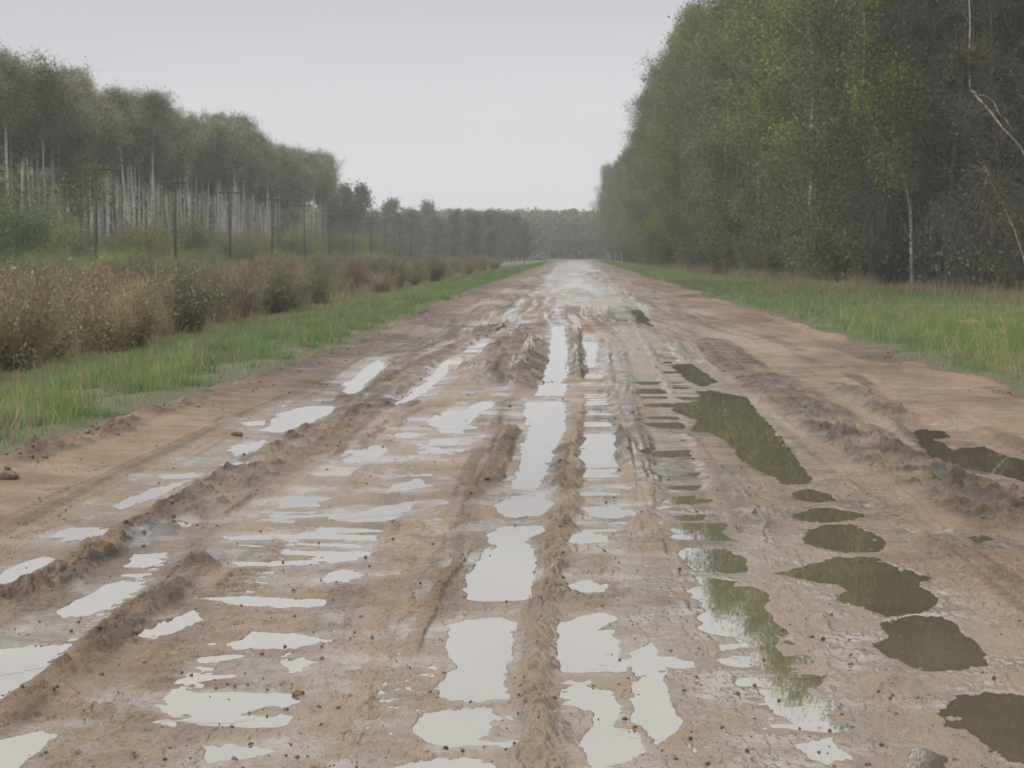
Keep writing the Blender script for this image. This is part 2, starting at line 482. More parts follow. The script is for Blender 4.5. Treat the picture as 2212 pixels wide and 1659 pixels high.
# puddles: outline traced in the photograph, laid on the road plane; label
PUD = [
 ([(1165,826),(1230,826),(1218,852),(1155,852)], 'short bright puddle in the centre rut at the foot of the two mud mounds'),
 ([(1140,866),(1220,866),(1226,915),(1206,960),(1190,1000),(1152,1055),(1108,1052),(1104,1040),(1130,990),(1124,960),(1142,920),(1130,890)], 'long white puddle with floating mud crumbs in the centre rut'),
 ([(1072,1085),(1110,1066),(1190,1074),(1196,1086),(1165,1108),(1110,1113),(1080,1102)], 'oval white puddle in the centre rut, between its two longest puddles'),
 ([(1052,1150),(1090,1130),(1160,1132),(1177,1140),(1132,1165),(1155,1180),(1147,1250),(1130,1288),(1045,1292),(1010,1285),(1003,1265),(1040,1190),(1060,1170)], 'large white puddle in the centre rut with a notch in its right bank'),
 ([(975,1345),(1020,1328),(1080,1325),(1122,1335),(1106,1400),(1095,1450),(1085,1490),(1030,1505),(960,1500),(923,1475),(960,1445),(986,1430),(968,1395)], 'largest white puddle in the centre rut, stepped along its left bank'),
 ([(910,1530),(960,1515),(1060,1515),(1076,1540),(1060,1580),(990,1607),(920,1597),(888,1570)], 'rounded white puddle in the centre rut, nearest whole one to the viewer'),
 ([(850,1645),(940,1626),(1040,1634),(1075,1690),(1060,1740),(900,1740),(830,1690)], 'white puddle in the centre rut cut off by the lower edge of the photo'),
 ([(1250,1092),(1310,1088),(1370,1098),(1375,1110),(1300,1113),(1265,1106)], 'thin white cross puddle in the rut right of the central mud bank'),
 ([(1222,1146),(1270,1140),(1305,1150),(1300,1166),(1225,1170)], 'square pale puddle against the right side of the central mud bank'),
 ([(1222,1252),(1262,1243),(1312,1252),(1300,1270),(1225,1273)], 'small pale puddle halfway along the right foot of the central mud bank'),
 ([(1218,1332),(1290,1314),(1332,1325),(1285,1360),(1270,1420),(1232,1442),(1211,1410)], 'tall white puddle hugging the right foot of the central mud bank'),
 ([(1218,1476),(1262,1468),(1335,1482),(1345,1520),(1330,1560),(1390,1575),(1402,1610),(1340,1640),(1290,1650),(1262,1600),(1285,1530),(1216,1510)], 'ragged pale puddle low in the rut right of the central mud bank'),
 ([(1372,1400),(1405,1378),(1432,1400),(1445,1500),(1485,1560),(1432,1600),(1405,1570),(1368,1550)], 'long thin film puddle on the pale mud between the centre and right ruts'),
 ([(1180,1662),(1300,1645),(1400,1660),(1420,1730),(1200,1740)], 'shallow grey puddle right of centre at the lower edge of the photo'),
 ([(1452,1068),(1506,1065),(1502,1078),(1460,1081)], 'tiny dark bar of water, highest of the row in the right wheel rut'),
 ([(1458,1106),(1530,1106),(1522,1117),(1470,1119)], 'flat dark bar of water, second of the row in the right wheel rut'),
 ([(1485,1177),(1582,1179),(1532,1195),(1490,1196)], 'dark pointed bar of water in the right wheel rut left of two dark ovals'),
 ([(1500,1241),(1602,1247),(1572,1265),(1560,1285),(1533,1281)], 'dark wedge shaped puddle in the right wheel rut beside the large winged puddle'),
 ([(1582,1304),(1655,1292),(1664,1316),(1596,1326)], 'thin dark streak of water just above the first leaf reflecting puddle'),
 ([(1578,1345),(1640,1335),(1684,1370),(1668,1386),(1690,1400),(1728,1448),(1652,1446),(1620,1398),(1590,1370)], 'dark puddle in the right wheel rut mirroring leafy treetops along its left side'),
 ([(1638,1482),(1740,1474),(1778,1530),(1782,1562),(1712,1562),(1660,1530),(1638,1502)], 'olive puddle in the right wheel rut, widest of that row'),
 ([(1700,1592),(1800,1588),(1838,1630),(1760,1634)], 'olive puddle in the right wheel rut, lowest of that row'),
 ([(1448,786),(1495,783),(1548,822),(1520,833),(1480,818)], 'narrow dark green puddle just above the longest dark puddle'),
 ([(1505,842),(1540,840),(1610,855),(1650,895),(1690,950),(1720,990),(1754,1030),(1745,1041),(1690,1041),(1640,1012),(1600,985),(1560,945),(1530,932),(1492,926),(1508,905),(1452,882),(1458,867),(1512,862)], 'longest dark green puddle, curving and torn along its left bank'),
 ([(1706,1060),(1740,1051),(1790,1062),(1807,1075),(1760,1081),(1715,1076)], 'small dark puddle right at the lower tip of the longest dark puddle'),
 ([(1716,1108),(1750,1091),(1800,1091),(1870,1106),(1830,1118),(1790,1123),(1745,1118)], 'flat brown oval puddle, upper of two close together on the right'),
 ([(1744,1142),(1800,1126),(1840,1125),(1890,1150),(1914,1170),(1900,1186),(1830,1188),(1780,1181),(1743,1168)], 'round brown puddle, lower of two close together on the right'),
 ([(1663,1232),(1740,1215),(1810,1196),(1890,1196),(1950,1220),(2009,1240),(1995,1258),(2037,1285),(2030,1305),(1990,1318),(1925,1325),(1850,1300),(1813,1290),(1842,1270),(1815,1255),(1740,1246)], 'large winged brown puddle with a long pointed left arm'),
 ([(1910,1335),(1990,1319),(2045,1322),(2090,1350),(2125,1390),(2144,1415),(2140,1431),(2060,1441),(1990,1437),(1930,1410),(1888,1385),(1927,1368)], 'leaf shaped brown puddle touching the winged puddle from below'),
 ([(2016,1522),(2060,1490),(2140,1484),(2230,1495),(2330,1520),(2360,1600),(2300,1660),(2200,1640),(2130,1600),(2080,1570),(2028,1556)], 'broad brown puddle cut off by the right edge of the photo near its lower corner'),
 ([(1945,1640),(1990,1602),(2042,1622),(2060,1680),(1980,1700)], 'green reflecting puddle at the lower edge beside the broad brown corner puddle'),
 ([(1955,916),(2035,928),(2050,940),(2022,945),(2060,965),(2130,960),(2160,975),(2260,1000),(2280,1055),(2170,1022),(2080,1006),(2010,985),(1985,950)], 'dark branching puddle beside the right shoulder, apart from the ruts'),
 ([(2088,1156),(2130,1150),(2147,1160),(2110,1168)], 'tiny dark brown puddle alone on the pale mud of the right shoulder'),
 ([(918,906),(960,884),(1000,884),(1032,895),(1010,915),(960,921),(925,916)], 'wide white puddle, uppermost in the rut left of the centre rut'),
 ([(828,936),(870,929),(918,935),(880,943)], 'thin white sliver of water left of the wide white upper puddle'),
 ([(735,986),(790,971),(828,975),(810,990),(750,996)], 'white slanting puddle below the ridge of dark churned mud'),
 ([(850,1042),(905,1029),(925,1045),(828,1061)], 'white slanted puddle, upper of a close pair in the rut left of the centre rut'),
 ([(790,1095),(892,1075),(886,1100),(768,1107)], 'white slanted puddle, lower of a close pair in the rut left of the centre rut'),
 ([(605,1076),(675,1069),(684,1085),(590,1094)], 'short white puddle with a square end on the left tyre prints'),
 ([(578,1106),(755,1102),(765,1110),(580,1115)], 'long thin white line of water, upper one across the left tyre prints'),
 ([(478,1153),(700,1147),(720,1156),(500,1162)], 'long thin white line of water, middle one across the left tyre prints'),
 ([(498,1209),(640,1203),(720,1190),(787,1187),(772,1205),(640,1214),(510,1217)], 'long tapering white puddle across the left tyre prints, thick at its right end'),
 ([(688,1240),(740,1222),(787,1235),(750,1253),(700,1252)], 'small white puddle under the thick end of the tapering puddle'),
 ([(408,1283),(540,1280),(702,1290),(692,1304),(590,1306),(520,1299)], 'white flat puddle across the left tyre prints with straight edges'),
 ([(486,1382),(540,1356),(620,1360),(724,1375),(690,1389),(560,1395),(500,1394)], 'large white puddle across the left tyre prints with a thin right tip'),
 ([(600,1430),(640,1409),(684,1420),(650,1441),(618,1444)], 'small white triangular puddle right under the large tyre print puddle'),
 ([(325,1512),(450,1495),(560,1487),(655,1484),(600,1511),(490,1541),(378,1537)], 'long white puddle with dark stones along its upper bank'),
 ([(440,1600),(500,1594),(612,1610),(560,1627),(450,1642)], 'faint pale puddle below the stone edged long puddle'),
 ([(265,1216),(290,1190),(362,1189),(352,1205),(300,1222)], 'small white puddle at the upper end of the left outer rut'),
 ([(125,1312),(230,1257),(270,1249),(304,1262),(242,1300),(190,1321),(138,1327)], 'slanting white puddle on the left outer rut, above the pale corner puddle'),
 ([(-60,1400),(60,1388),(142,1384),(132,1405),(82,1426),(-60,1450)], 'white puddle running out of the left edge of the photo'),
 ([(288,1366),(330,1334),(422,1310),(434,1330),(342,1371)], 'pale hazy puddle between the dark mud ridges on the left'),
 ([(-40,1640),(0,1588),(90,1568),(124,1580),(62,1640),(0,1690)], 'white puddle in the lower left corner of the photo'),
 ([(338,1124),(390,1114),(424,1122),(402,1134),(344,1135)], 'small bright puddle in the dark churned mud of the left ridge'),
 ([(568,926),(600,890),(660,875),(728,872),(716,890),(640,921),(610,931)], 'brilliant white pool at the left road margin, largest on that side'),
 ([(520,909),(572,904),(568,915),(530,917)], 'little white puddle just left of the brilliant white margin pool'),
 ([(-40,1258),(20,1219),(90,1194),(114,1200),(62,1236),(0,1266)], 'speckled white puddle on the left margin at the photo edge'),
 ([(128,1162),(200,1140),(244,1134),(212,1156)], 'small white slanted puddle above the speckled margin puddle'),
 ([(248,1087),(330,1049),(404,1034),(332,1071),(258,1097)], 'long slanting bright film of water along the left margin rut'),
 ([(348,1023),(420,1017),(428,1025),(358,1031)], 'thin white puddle at the upper end of the left margin film'),
 ([(478,999),(550,989),(564,998),(500,1005)], 'flat white puddle on the near side of the left dark mud ridge'),
 ([(496,968),(572,944),(562,961),(508,982)], 'slanted white streak of water between the margin pool and the dark ridge'),
 ([(738,842),(790,790),(815,774),(834,789),(792,826),(758,857)], 'crooked white puddle in the clods above the margin pool'),
 ([(846,872),(900,840),(958,780),(973,768),(968,800),(922,841),(868,873)], 'long narrow white puddle slanting between two dark mud ridges'),
 ([(1193,705),(1220,702),(1226,770),(1222,815),(1170,822),(1186,770)], 'straight white water strip between the two dark mud mounds'),
 ([(1262,742),(1290,740),(1286,790),(1268,792)], 'small white pool behind the right mud mound'),
]
RIDGE = [  # polyline in the photograph, half width m, height m, darkness, churn
 ([(470,1180),(380,1260),(270,1350),(150,1440),(40,1520)], 0.12, 0.045, 0.75, 0.8),
 ([(-80,1340),(120,1220),(300,1150),(420,1090),(560,1000),(700,930),(860,850),(980,760),(1050,715)], 0.26, 0.04, 0.95, 1.1),
 ([(700,900),(800,830),(900,770),(990,735)], 0.30, 0.055, 0.9, 1.0),
 ([(1140,1720),(1160,1560),(1180,1380),(1192,1250),(1200,1130),(1225,980),(1243,870)], 0.125, 0.032, 0.22, 0.9),
 ([(890,1400),(940,1300),(1010,1180)], 0.03, 0.008, 0.4, 0.3),
 ([(620,1100),(700,1010),(800,930),(900,860)], 0.08, 0.03, 0.5, 0.6),
 ([(1430,1330),(1418,1180),(1395,1050),(1355,950),(1325,880),(1310,740)], 0.05, 0.014, 0.05, 0.1),
 ([(1350,1000),(1330,930),(1310,900)], 0.07, 0.03, 0.7, 0.7),
 ([(1500,720),(1620,800),(1750,890),(1900,985),(2080,1060),(2300,1160)], 0.38, 0.045, 1.0, 1.2),
 ([(1800,830),(1900,880),(1960,925),(2100,1010)], 0.2, 0.06, 0.8, 1.2),
 ([(1100,700),(1105,760),(1115,815)], 0.55, 0.10, 1.0, 1.0),
 ([(1160,735),(1158,790),(1145,842)], 0.22, 0.17, 1.0, 1.3),
 ([(1244,705),(1250,760),(1244,822)], 0.17, 0.17, 0.95, 1.2),
 ([(1010,790),(1050,810),(1090,838)], 0.3, 0.10, 0.9, 1.2),
 ([(1105,920),(1090,980),(1060,1040)], 0.07, 0.018, 0.7, 0.8),
 ([(1215,960),(1200,1010),(1180,1060)], 0.09, 0.035, 0.75, 0.8),
 ([(950,640),(1050,650),(1130,645)], 0.6, 0.10, 0.7, 0.6),
 ([(1080,620),(1150,618)], 0.8, 0.08, 0.7, 0.6),
 ([(1340,640),(1420,665),(1480,690)], 0.5, 0.08, 0.6, 0.9),
 ([(-40,1030),(200,955),(400,880),(560,815),(700,755),(850,700),(1000,640),(1060,612)], 0.20, 0.07, 0.7, 1.0),
 ([(2260,870),(2000,775),(1800,715),(1600,655),(1450,612)], 0.16, 0.04, 0.45, 0.8),
]
RUT = [  # polyline, half width m, coverage bias, strength of cross bars
 ([(1010,1720),(1040,1400),(1080,1200),(1135,1080),(1180,920),(1200,780),(1205,690),(1212,640)], 0.19, -0.2, 1.0),
 ([(1330,1720),(1290,1480),(1268,1300),(1300,1080),(1295,950),(1285,820),(1270,720)], 0.20, 0.12, 1.0),
 ([(1830,1720),(1690,1480),(1590,1320),(1530,1190),(1480,1070),(1430,900),(1370,740),(1320,640)], 0.24, -0.22, 1.0),
 ([(1440,1720),(1420,1500),(1400,1300),(1390,1200)], 0.22, -0.1, 0.6),
 ([(1500,860),(1440,770),(1390,690),(1350,640)], 0.24, -0.05, 1.0),
 ([(440,1600),(560,1400),(660,1260),(740,1150),(850,1060),(940,980),(1010,900),(1070,820)], 0.32, 0.1, 1.0),
 ([(500,1200),(620,1100),(720,1020),(800,960)], 0.22, 0.0, 1.0),
 ([(-60,1480),(120,1340),(260,1240),(360,1150)], 0.2, -0.05, 0.6),
 ([(-60,1275),(160,1150),(330,1060),(520,970),(660,890),(800,800)], 0.17, 0.12, 0.5),
 ([(880,860),(980,780),(1080,720),(1140,690)], 0.25, 0.2, 0.5),
 ([(1080,850),(1000,900),(930,980)], 0.16, 0.0, 0.7),
 ([(1200,640),(1205,600),(1215,568)], 0.8, 0.3, 0.4),
 ([(1300,660),(1260,620),(1240,590),(1235,566)], 1.0, 0.45, 0.4),
]

f1024 = FPX * 1024 / 2212
rows = [6.4]
while rows[-1] < 640:
    d = rows[-1]
    rows.append(d + min(max(d * d / (f1024 * EYE) * 0.72, 0.011), 4.0))
rows = np.concatenate([np.linspace(-12, 6.3, 50), np.array(rows)])
ML, MR = -6.3, 7.2
cols = np.concatenate([np.linspace(0, 0.08, 90, endpoint=False), np.linspace(0.08, 0.92, 1060, endpoint=False), np.linspace(0.92, 1, 90)])
xl = np.clip(-np.maximum(rows, 6.4) * 1260 / FPX - 0.25, ML + 0.3, None)
xr = np.clip(np.maximum(rows, 6.4) * 992 / FPX + 0.25, None, MR - 0.3)
RX = np.stack([np.interp(cols, [0, 0.08, 0.92, 1], [ML, a, b, MR]) for a, b in zip(xl, xr)])
RY = np.repeat(rows[:, None], RX.shape[1], 1)
drow = np.gradient(rows)[:, None]
def vis(wave):                                   # drop detail the rows are too coarse to carry
    return np.clip(wave / (2.2 * drow) - 0.4, 0, 1)

h = 0.004 + 0.020 * fbm(RX * 0.55, RY * 0.22, 100, 3) + 0.012 * fbm(RX * 2.2, RY * 0.8, 110, 3)
h += np.interp(RX, [-6, -4.6, -3.6, 3.2, 4.4, 7], [0.05, 0.05, 0.0, 0.0, 0.05, 0.06])
pit = np.abs(fbm(RX * 15, RY * 9, 121, 2, 0.6))
small = (fbm(RX * 9, RY * 6, 120, 4, 0.68) * 0.017 * vis(0.10) - 0.016 * np.clip(0.22 - pit, 0, 1) / 0.22 * vis(0.08) + np.abs(vnoise(RX * 30, RY * 22, 130)) * 0.007 * vis(0.045)
         + 0.02 * fbm(RX * 1.6, RY * 0.9, 131, 3, 0.6) * sstep(25, 60, RY) * vis(0.6))
dark = np.zeros_like(h)
ridge = np.zeros_like(h)
churn = 0.35 + 0.25 * fbm(RX * 0.8, RY * 0.3, 140, 3)
wx = RX + 0.03 * fbm(RX * 5, RY * 3, 150, 3) + 0.025 * vnoise(RX * 1.3, RY * 0.7, 155)
wy = RY + 0.09 * fbm(RX * 4, RY * 3, 160, 3)
for pts, hw, hh, dk, ch in RIDGE:
    P = [ground(*p) for p in pts]
    dist, al = line_dist(wx, wy, P)
    k = sstep(1.5, 0.45, dist / hw + 0.35 * fbm(RX * 4, RY * 2.2, 172, 3, 0.6)) * np.clip(np.minimum(al, 1 - al) * 12 + 0.15, 0, 1)
    br = np.clip(0.7 + 1.1 * fbm(RX * 3.5, RY * 1.6, 170 , 4, 0.65), 0.05, 1.6)
    h += (0.72 if P[0][1] < 18 else 1.0) * hh * k * br
    ridge = np.maximum(ridge, k)
    dark = np.maximum(dark, dk * np.clip(k * 1.5, 0, 1) * np.clip(br + 0.1 * fbm(RX * 6, RY * 3, 175, 2), 0, 1))
    churn = np.maximum(churn, ch * k * 1.6)
stx = RX + 0.5 * vnoise(RY * 0.045, RY * 0 + 2.2, 183) + 0.15 * vnoise(RY * 0.16, RY * 0 + 5.2, 184) + 0.25 * vnoise(RX * 0.4, RY * 0.03, 189)
streak = fbm(stx * 5.0, RY * 0.10, 185, 4, 0.65) * sstep(4.9, 3.6, np.abs(RX - 0.2))
h += 0.016 * streak
dark = np.maximum(dark, 0.75 * sstep(0.04, 0.42, streak + 0.25 * fbm(RX * 3, RY * 1.2, 187, 3)) * np.clip(0.35 + 0.02 * RY, 0, 1))
# small ribs running with the ruts, pressed by tyres
h += 0.006 * np.sin(RX * 23 + 3 * vnoise(RX * 0.5, RY * 0.15, 180)) * sstep(3.4, 2.2, np.abs(RX + 0.3)) * np.clip(0.5 + vnoise(RX * 0.8, RY * 0.25, 181), 0, 1)
h += small * (0.6 + 1.3 * np.clip(churn, 0, 1.4)) * np.clip(0.65 + 0.9 * fbm(RX * 0.9, RY * 0.5, 182, 2), 0.15, 1.5)
clod = np.clip(fbm(RX * 7.5, RY * 5.5, 190, 3, 0.65) - 0.05, 0, 1)
h += 0.115 * clod * np.clip(churn - 0.4, 0, 1) * vis(0.25)
stone = np.clip(vnoise(RX * 13, RY * 11, 195) - 0.72, 0, 1)
h += 0.075 * stone * vis(0.07)
h = np.maximum(h, LEVEL + 0.003 + 0.35 * small + 0.003 * fbm(RX * 3, RY * 1.2, 200, 2))
# tyre prints: lug bars between two sheared edges
TREAD = [  # polyline in the photograph, half width m, lug spacing m, depth m
 ([(1462,1720),(1440,1500),(1425,1300),(1410,1120),(1380,960),(1345,840)], 0.10, 0.10, 0.012),
 ([(1000,1200),(930,1340),(850,1560),(800,1720)], 0.13, 0.17, 0.016),
 ([(560,1700),(640,1480),(700,1330),(760,1200),(840,1060),(930,940)], 0.14, 0.19, 0.018),
 ([(230,1700),(400,1450),(520,1280),(640,1120),(780,980)], 0.14, 0.19, 0.016),
 ([(-60,1560),(160,1400),(330,1250),(470,1140)], 0.13, 0.17, 0.016),
 ([(1960,1720),(1850,1540),(1740,1360),(1640,1180),(1560,1040)], 0.12, 0.13, 0.014),
 ([(2260,1720),(2120,1560),(1980,1440),(1880,1300)], 0.12, 0.15, 0.013),
 ([(1560,1720),(1520,1520),(1470,1350)], 0.11, 0.14, 0.012),
 ([(-60,1180),(180,1060),(380,970),(560,890),(720,820)], 0.15, 0.20, 0.015),
 ([(2260,1330),(2080,1220),(1920,1080),(1780,960),(1640,830)], 0.15, 0.18, 0.016),
 ([(2260,1010),(2050,900),(1850,790),(1650,700)], 0.15, 0.22, 0.016),
 ([(1100,1400),(1130,1260),(1150,1140)], 0.09, 0.12, 0.010),
]
for i, (pts, hw, per, dep) in enumerate(TREAD):
    P = [ground(*p) for p in pts]
    px2, py2 = RX + 0.02 * vnoise(RX * 1.1, RY * 0.7, 800 + i), RY
    dist, al = line_dist(px2, py2, P)
    k = sstep(1.0, 0.75, dist / hw) * np.clip(np.minimum(al, 1 - al) * 8, 0, 1)
    lug = sstep(-0.15, 0.35, np.sin(2 * math.pi * (RY + 0.75 * dist) / per + 1.2 * vnoise(RX * 4, RY * 3, 820 + i))) * vis(per * 0.9)
    amt = np.clip(0.75 + 0.8 * fbm(RX * 1.6, RY * 0.7, 840 + i, 3), 0, 1.3)
    h -= dep * k * amt * (0.45 + 0.75 * lug)
    edge = np.exp(-((dist - hw * 1.08) / (0.16 * hw)) ** 2) * np.clip(np.minimum(al, 1 - al) * 8, 0, 1)
    h += 0.6 * dep * edge * amt
    dark = np.maximum(dark, 0.45 * k * lug * amt * vis(per * 0.9))
# ruts with standing water between the cross bars of tyre lugs
wetA = np.clip(0.28 - 0.55 * streak, 0, 0.6) * sstep(5.0, 3.4, np.abs(RX - 0.2))
rutk = np.zeros_like(h)
for i, (pts, hw, cov, bars) in enumerate(RUT):
    P = [ground(*p) for p in pts]
    dist, al = line_dist(wx, wy, P)
    k = sstep(1.15, 0.7, dist / hw + 0.45 * fbm(RX * 2.5, RY * 2.0, 310 + i, 3, 0.6))
    s = 300 + 20 * i
    stripes = (0.5 * np.sin(RY * 2 * math.pi / 0.42 + 2.2 * vnoise(RX * 1.5, RY * 0.5, s)) * vis(0.42) * np.clip(0.4 + vnoise(RX * 0.6, RY * 0.25, s + 1), 0, 1)
               + 0.9 * vnoise(RX * 0.9, RY * 2.1, s + 2) * vis(0.5) + 0.8 * vnoise(RX * 0.8, RY * 0.7, s + 3) + 0.6 * vnoise(RX * 0.9, RY * 0.16, s + 4) + 0.5 * fbm(RX * 6, RY * 5, s + 5, 3, 0.6) * vis(0.2))
    fl = LEVEL + 0.004 + 0.013 * (bars * stripes - cov)
    h = h * (1 - k) + np.minimum(h, fl) * k
    rutk = np.maximum(rutk, k)
    wetA = np.maximum(wetA, sstep(1.9, 0.7, dist / hw) * (0.72 + 0.3 * fbm(RX * 2, RY * 1.4, s + 8, 3)))
# the broad shining churned stretch ahead
far = sstep(45, 90, RY) * sstep(3.2, 1.0, np.abs(RX - 0.9))
dark = np.maximum(dark, 0.75 * sstep(0.12, 0.4, fbm(RX * 0.7, RY * 0.07, 406, 3)) * sstep(36, 60, RY))
dark = np.maximum(dark, (0.7 + 0.5 * fbm(RX * 1.2, RY * 0.25, 408, 3)) * sstep(21, 30, RY) * sstep(-1.4, -2.6, RX + 0.5 * fbm(RX, RY * 0.2, 409, 2)))
dark = np.maximum(dark, (0.35 + 0.6 * fbm(RX * 1.0, RY * 0.2, 411, 3)) * sstep(20, 35, RY) * sstep(2.2, 3.2, RX))
far = far * np.clip(0.6 + 1.2 * fbm(RX * 0.7, RY * 0.05, 400, 3), 0, 1)
h += 0.06 * fbm(RX * 1.8, RY * 0.35, 402, 3) * far
h = np.where(RY > 70, np.maximum(h, LEVEL + 0.012), h)
wetA = np.maximum(wetA, 1.15 * far)
cs = sstep(0.15, 0.6, RX) * sstep(1.9, 1.35, RX) * sstep(60, 35, RY)
wetA = np.maximum(wetA, cs * (0.78 + 0.5 * fbm(RX * 1.6, RY * 0.5, 420, 3)))
wetA = np.maximum(wetA, 0.95 * sstep(0.02, 0.3, -streak + 0.3 * fbm(RX * 1.5, RY * 0.2, 424, 3)) * sstep(18, 40, RY) * sstep(3.6, 2.4, np.abs(RX - 0.2)))
dark = np.maximum(dark, 0.8 * sstep(0.0, 0.35, fbm(RX * 0.9, RY * 0.16, 428, 3) + 0.5 * streak) * sstep(20, 32, RY) * (1 - 0.7 * np.clip(wetA, 0, 1)))
# puddle basins
puds = []
for poly, label in PUD:
    W = np.array([ground(*p) for p in poly])
    x0, y0 = W.min(0) - np.array([0.6, 1.2])
    x1, y1 = W.max(0) + np.array([0.6, 1.2])
    m = (RX > x0) & (RX < x1) & (RY > y0) & (RY < y1)
    yscale = max(1.0, W[:, 1].mean() / 11.0)
    px_, py_ = wx[m], RY[m] + 0.5 * (wy[m] - RY[m])
    px_ = px_ + 0.022 * fbm(RX[m] * 9, RY[m] * 7, 500, 3, 0.65)
    py_ = py_ + 0.05 * yscale * fbm(RX[m] * 8, RY[m] * 6, 510, 3, 0.65)
    sd = poly_sdf(px_, py_ / yscale, W / np.array([1, yscale]))
    hm = h[m]
    cap = LEVEL + 0.002 + (0.028 + 0.5 * ridge[m]) * sd + 0.9 * small[m]
    hm = np.where(sd > 0, np.minimum(hm, np.maximum(cap, LEVEL + 0.0015) + 0.4 * sstep(0.25, 0.6, sd)), hm)
    hm = np.where((sd > 0) & (sd < 0.05) & (rutk[m] < 0.4), np.maximum(hm, LEVEL + 0.0015 + 0.04 * sd), hm)
    bas = LEVEL - 0.004 - 0.10 * np.clip(-sd, 0, 0.22) + 0.35 * small[m] * (sd > -0.05)
    lump = 0.07 * np.clip(clod[m] - 0.33, 0, 1) * np.clip(1.2 + sd * 12, 0, 1)
    hm = np.where(sd <= 0, np.minimum(hm, bas + lump), hm)
    h[m] = hm
    wetA[m] = np.maximum(wetA[m], 0.72 * sstep(0.16, 0.0, sd))
    dark[m] *= sstep(-0.05, 0.02, sd)
    puds.append((W, yscale, label))
wetA = np.maximum(wetA, sstep(LEVEL + 0.03, LEVEL + 0.004, h) * 0.7)
pale = sstep(0.0, 0.35, fbm(RX * 0.5, RY * 0.12, 600, 3) + 0.35 * sstep(0.6, 1.4, RX) * sstep(2.6, 1.4, RX)) * np.clip(wetA + 0.15, 0, 1)  # where sky glare off the wet mud is put into its colour
# drop the road's margins under the verge turf
el, er = edge_left(RY), edge_right(RY)
vg = np.maximum(sstep(el + 0.25, el - 0.15, RX), sstep(er - 0.25, er + 0.15, RX))
h -= 0.30 * vg ** 1.5
nr, nc = h.shape
ii = (np.arange(nr - 1)[:, None] * nc + np.arange(nc - 1)[None, :])
rq = np.stack([ii, ii + 1, ii + nc + 1, ii + nc], -1).reshape(-1, 4)
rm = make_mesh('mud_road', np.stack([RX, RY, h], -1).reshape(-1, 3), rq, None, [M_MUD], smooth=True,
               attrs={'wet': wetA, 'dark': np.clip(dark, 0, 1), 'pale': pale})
tag(link('mud_road', rm), kind='structure')

# water sheets: one per puddle, and one for the films between the tyre bars
def grid_sheet(name, W, yscale, z, margin, cell):
    x0, y0 = W.min(0) - margin
    x1, y1 = W.max(0) + np.array([margin, margin * yscale])
    y0 -= margin * (yscale - 1)
    gx = np.linspace(x0, x1, max(4, min(70, int((x1 - x0) / cell))))
    gy = np.linspace(y0, y1, max(4, min(90, int((y1 - y0) / (cell * yscale)))))
    X, Y = np.meshgrid(gx, gy)
    cx = (X[:-1, :-1] + X[1:, 1:]) / 2
    cy = (Y[:-1, :-1] + Y[1:, 1:]) / 2
    keep = poly_sdf(cx, cy / yscale, W / np.array([1, yscale])) < margin
    n = len(gx)
    i = (np.arange(len(gy) - 1)[:, None] * n + np.arange(n - 1)[None, :])[keep]
    q = np.stack([i, i + 1, i + n + 1, i + n], -1)
    used, inv = np.unique(q, return_inverse=True)
    V = np.stack([X.ravel(), Y.ravel(), np.full(X.size, z)], -1)[used]
    return make_mesh(name, V, inv.reshape(-1, 4), None, [M_WATER], smooth=True)
for k, (W, ysc, label) in enumerate(puds):
    o = link('puddle', grid_sheet('puddle', W, ysc, LEVEL - 0.0001 * (k % 6), 0.09, 0.03))
    tag(o, label, 'puddle', 'rain puddles in the ruts of the mud road')
g = Geo()
xs_ = np.linspace(-4.3, 4.3, 60)
ysw = np.concatenate([np.linspace(5.5, 40, 60), np.linspace(42, 560, 90)])
X, Y = np.meshgrid(xs_, ysw)
n = len(xs_)
i = (np.arange(len(ysw) - 1)[:, None] * n + np.arange(n - 1)[None, :])
g.add(np.stack([X, Y, np.full(X.shape, LEVEL - 0.0009)], -1).reshape(-1, 3), np.stack([i, i + 1, i + n + 1, i + n], -1).reshape(-1, 4))
tag(link('rut_water', g.build('rut_water', [M_WATER])), kind='structure')

# loose clods and small stones on the mud: nobody could count them
g = Geo()
nC = 4200
cy_ = 7.0 + 60 * rng.random(nC) ** 2.2
cx_ = rng.uniform(-1, 1, nC) * np.minimum(cy_ * 0.32, 5.6) + 0.2
nE = 900                                    # crumbled turf along the road's edges
cy_[:nE] = 14 + 75 * rng.random(nE) ** 1.5
sideE = rng.random(nE) < 0.6
cx_[:nE] = np.where(sideE, edge_left(cy_[:nE]) + rng.normal(0.25, 0.3, nE), edge_right(cy_[:nE]) - rng.normal(0.2, 0.3, nE))
rowi = np.searchsorted(rows, cy_).clip(0, nr - 1)
gr = (1 + 5 ** 0.5) / 2
V0 = np.array([[-1, gr, 0], [1, gr, 0], [-1, -gr, 0], [1, -gr, 0], [0, -1, gr], [0, 1, gr], [0, -1, -gr], [0, 1, -gr], [gr, 0, -1], [gr, 0, 1], [-gr, 0, -1], [-gr, 0, 1]]) / 1.9
F0 = np.array([[0, 11, 5], [0, 5, 1], [0, 1, 7], [0, 7, 10], [0, 10, 11], [1, 5, 9], [5, 11, 4], [11, 10, 2], [10, 7, 6], [7, 1, 8], [3, 9, 4], [3, 4, 2], [3, 2, 6], [3, 6, 8], [3, 8, 9], [4, 9, 5], [2, 4, 11], [6, 2, 10], [8, 6, 7], [9, 8, 1]])
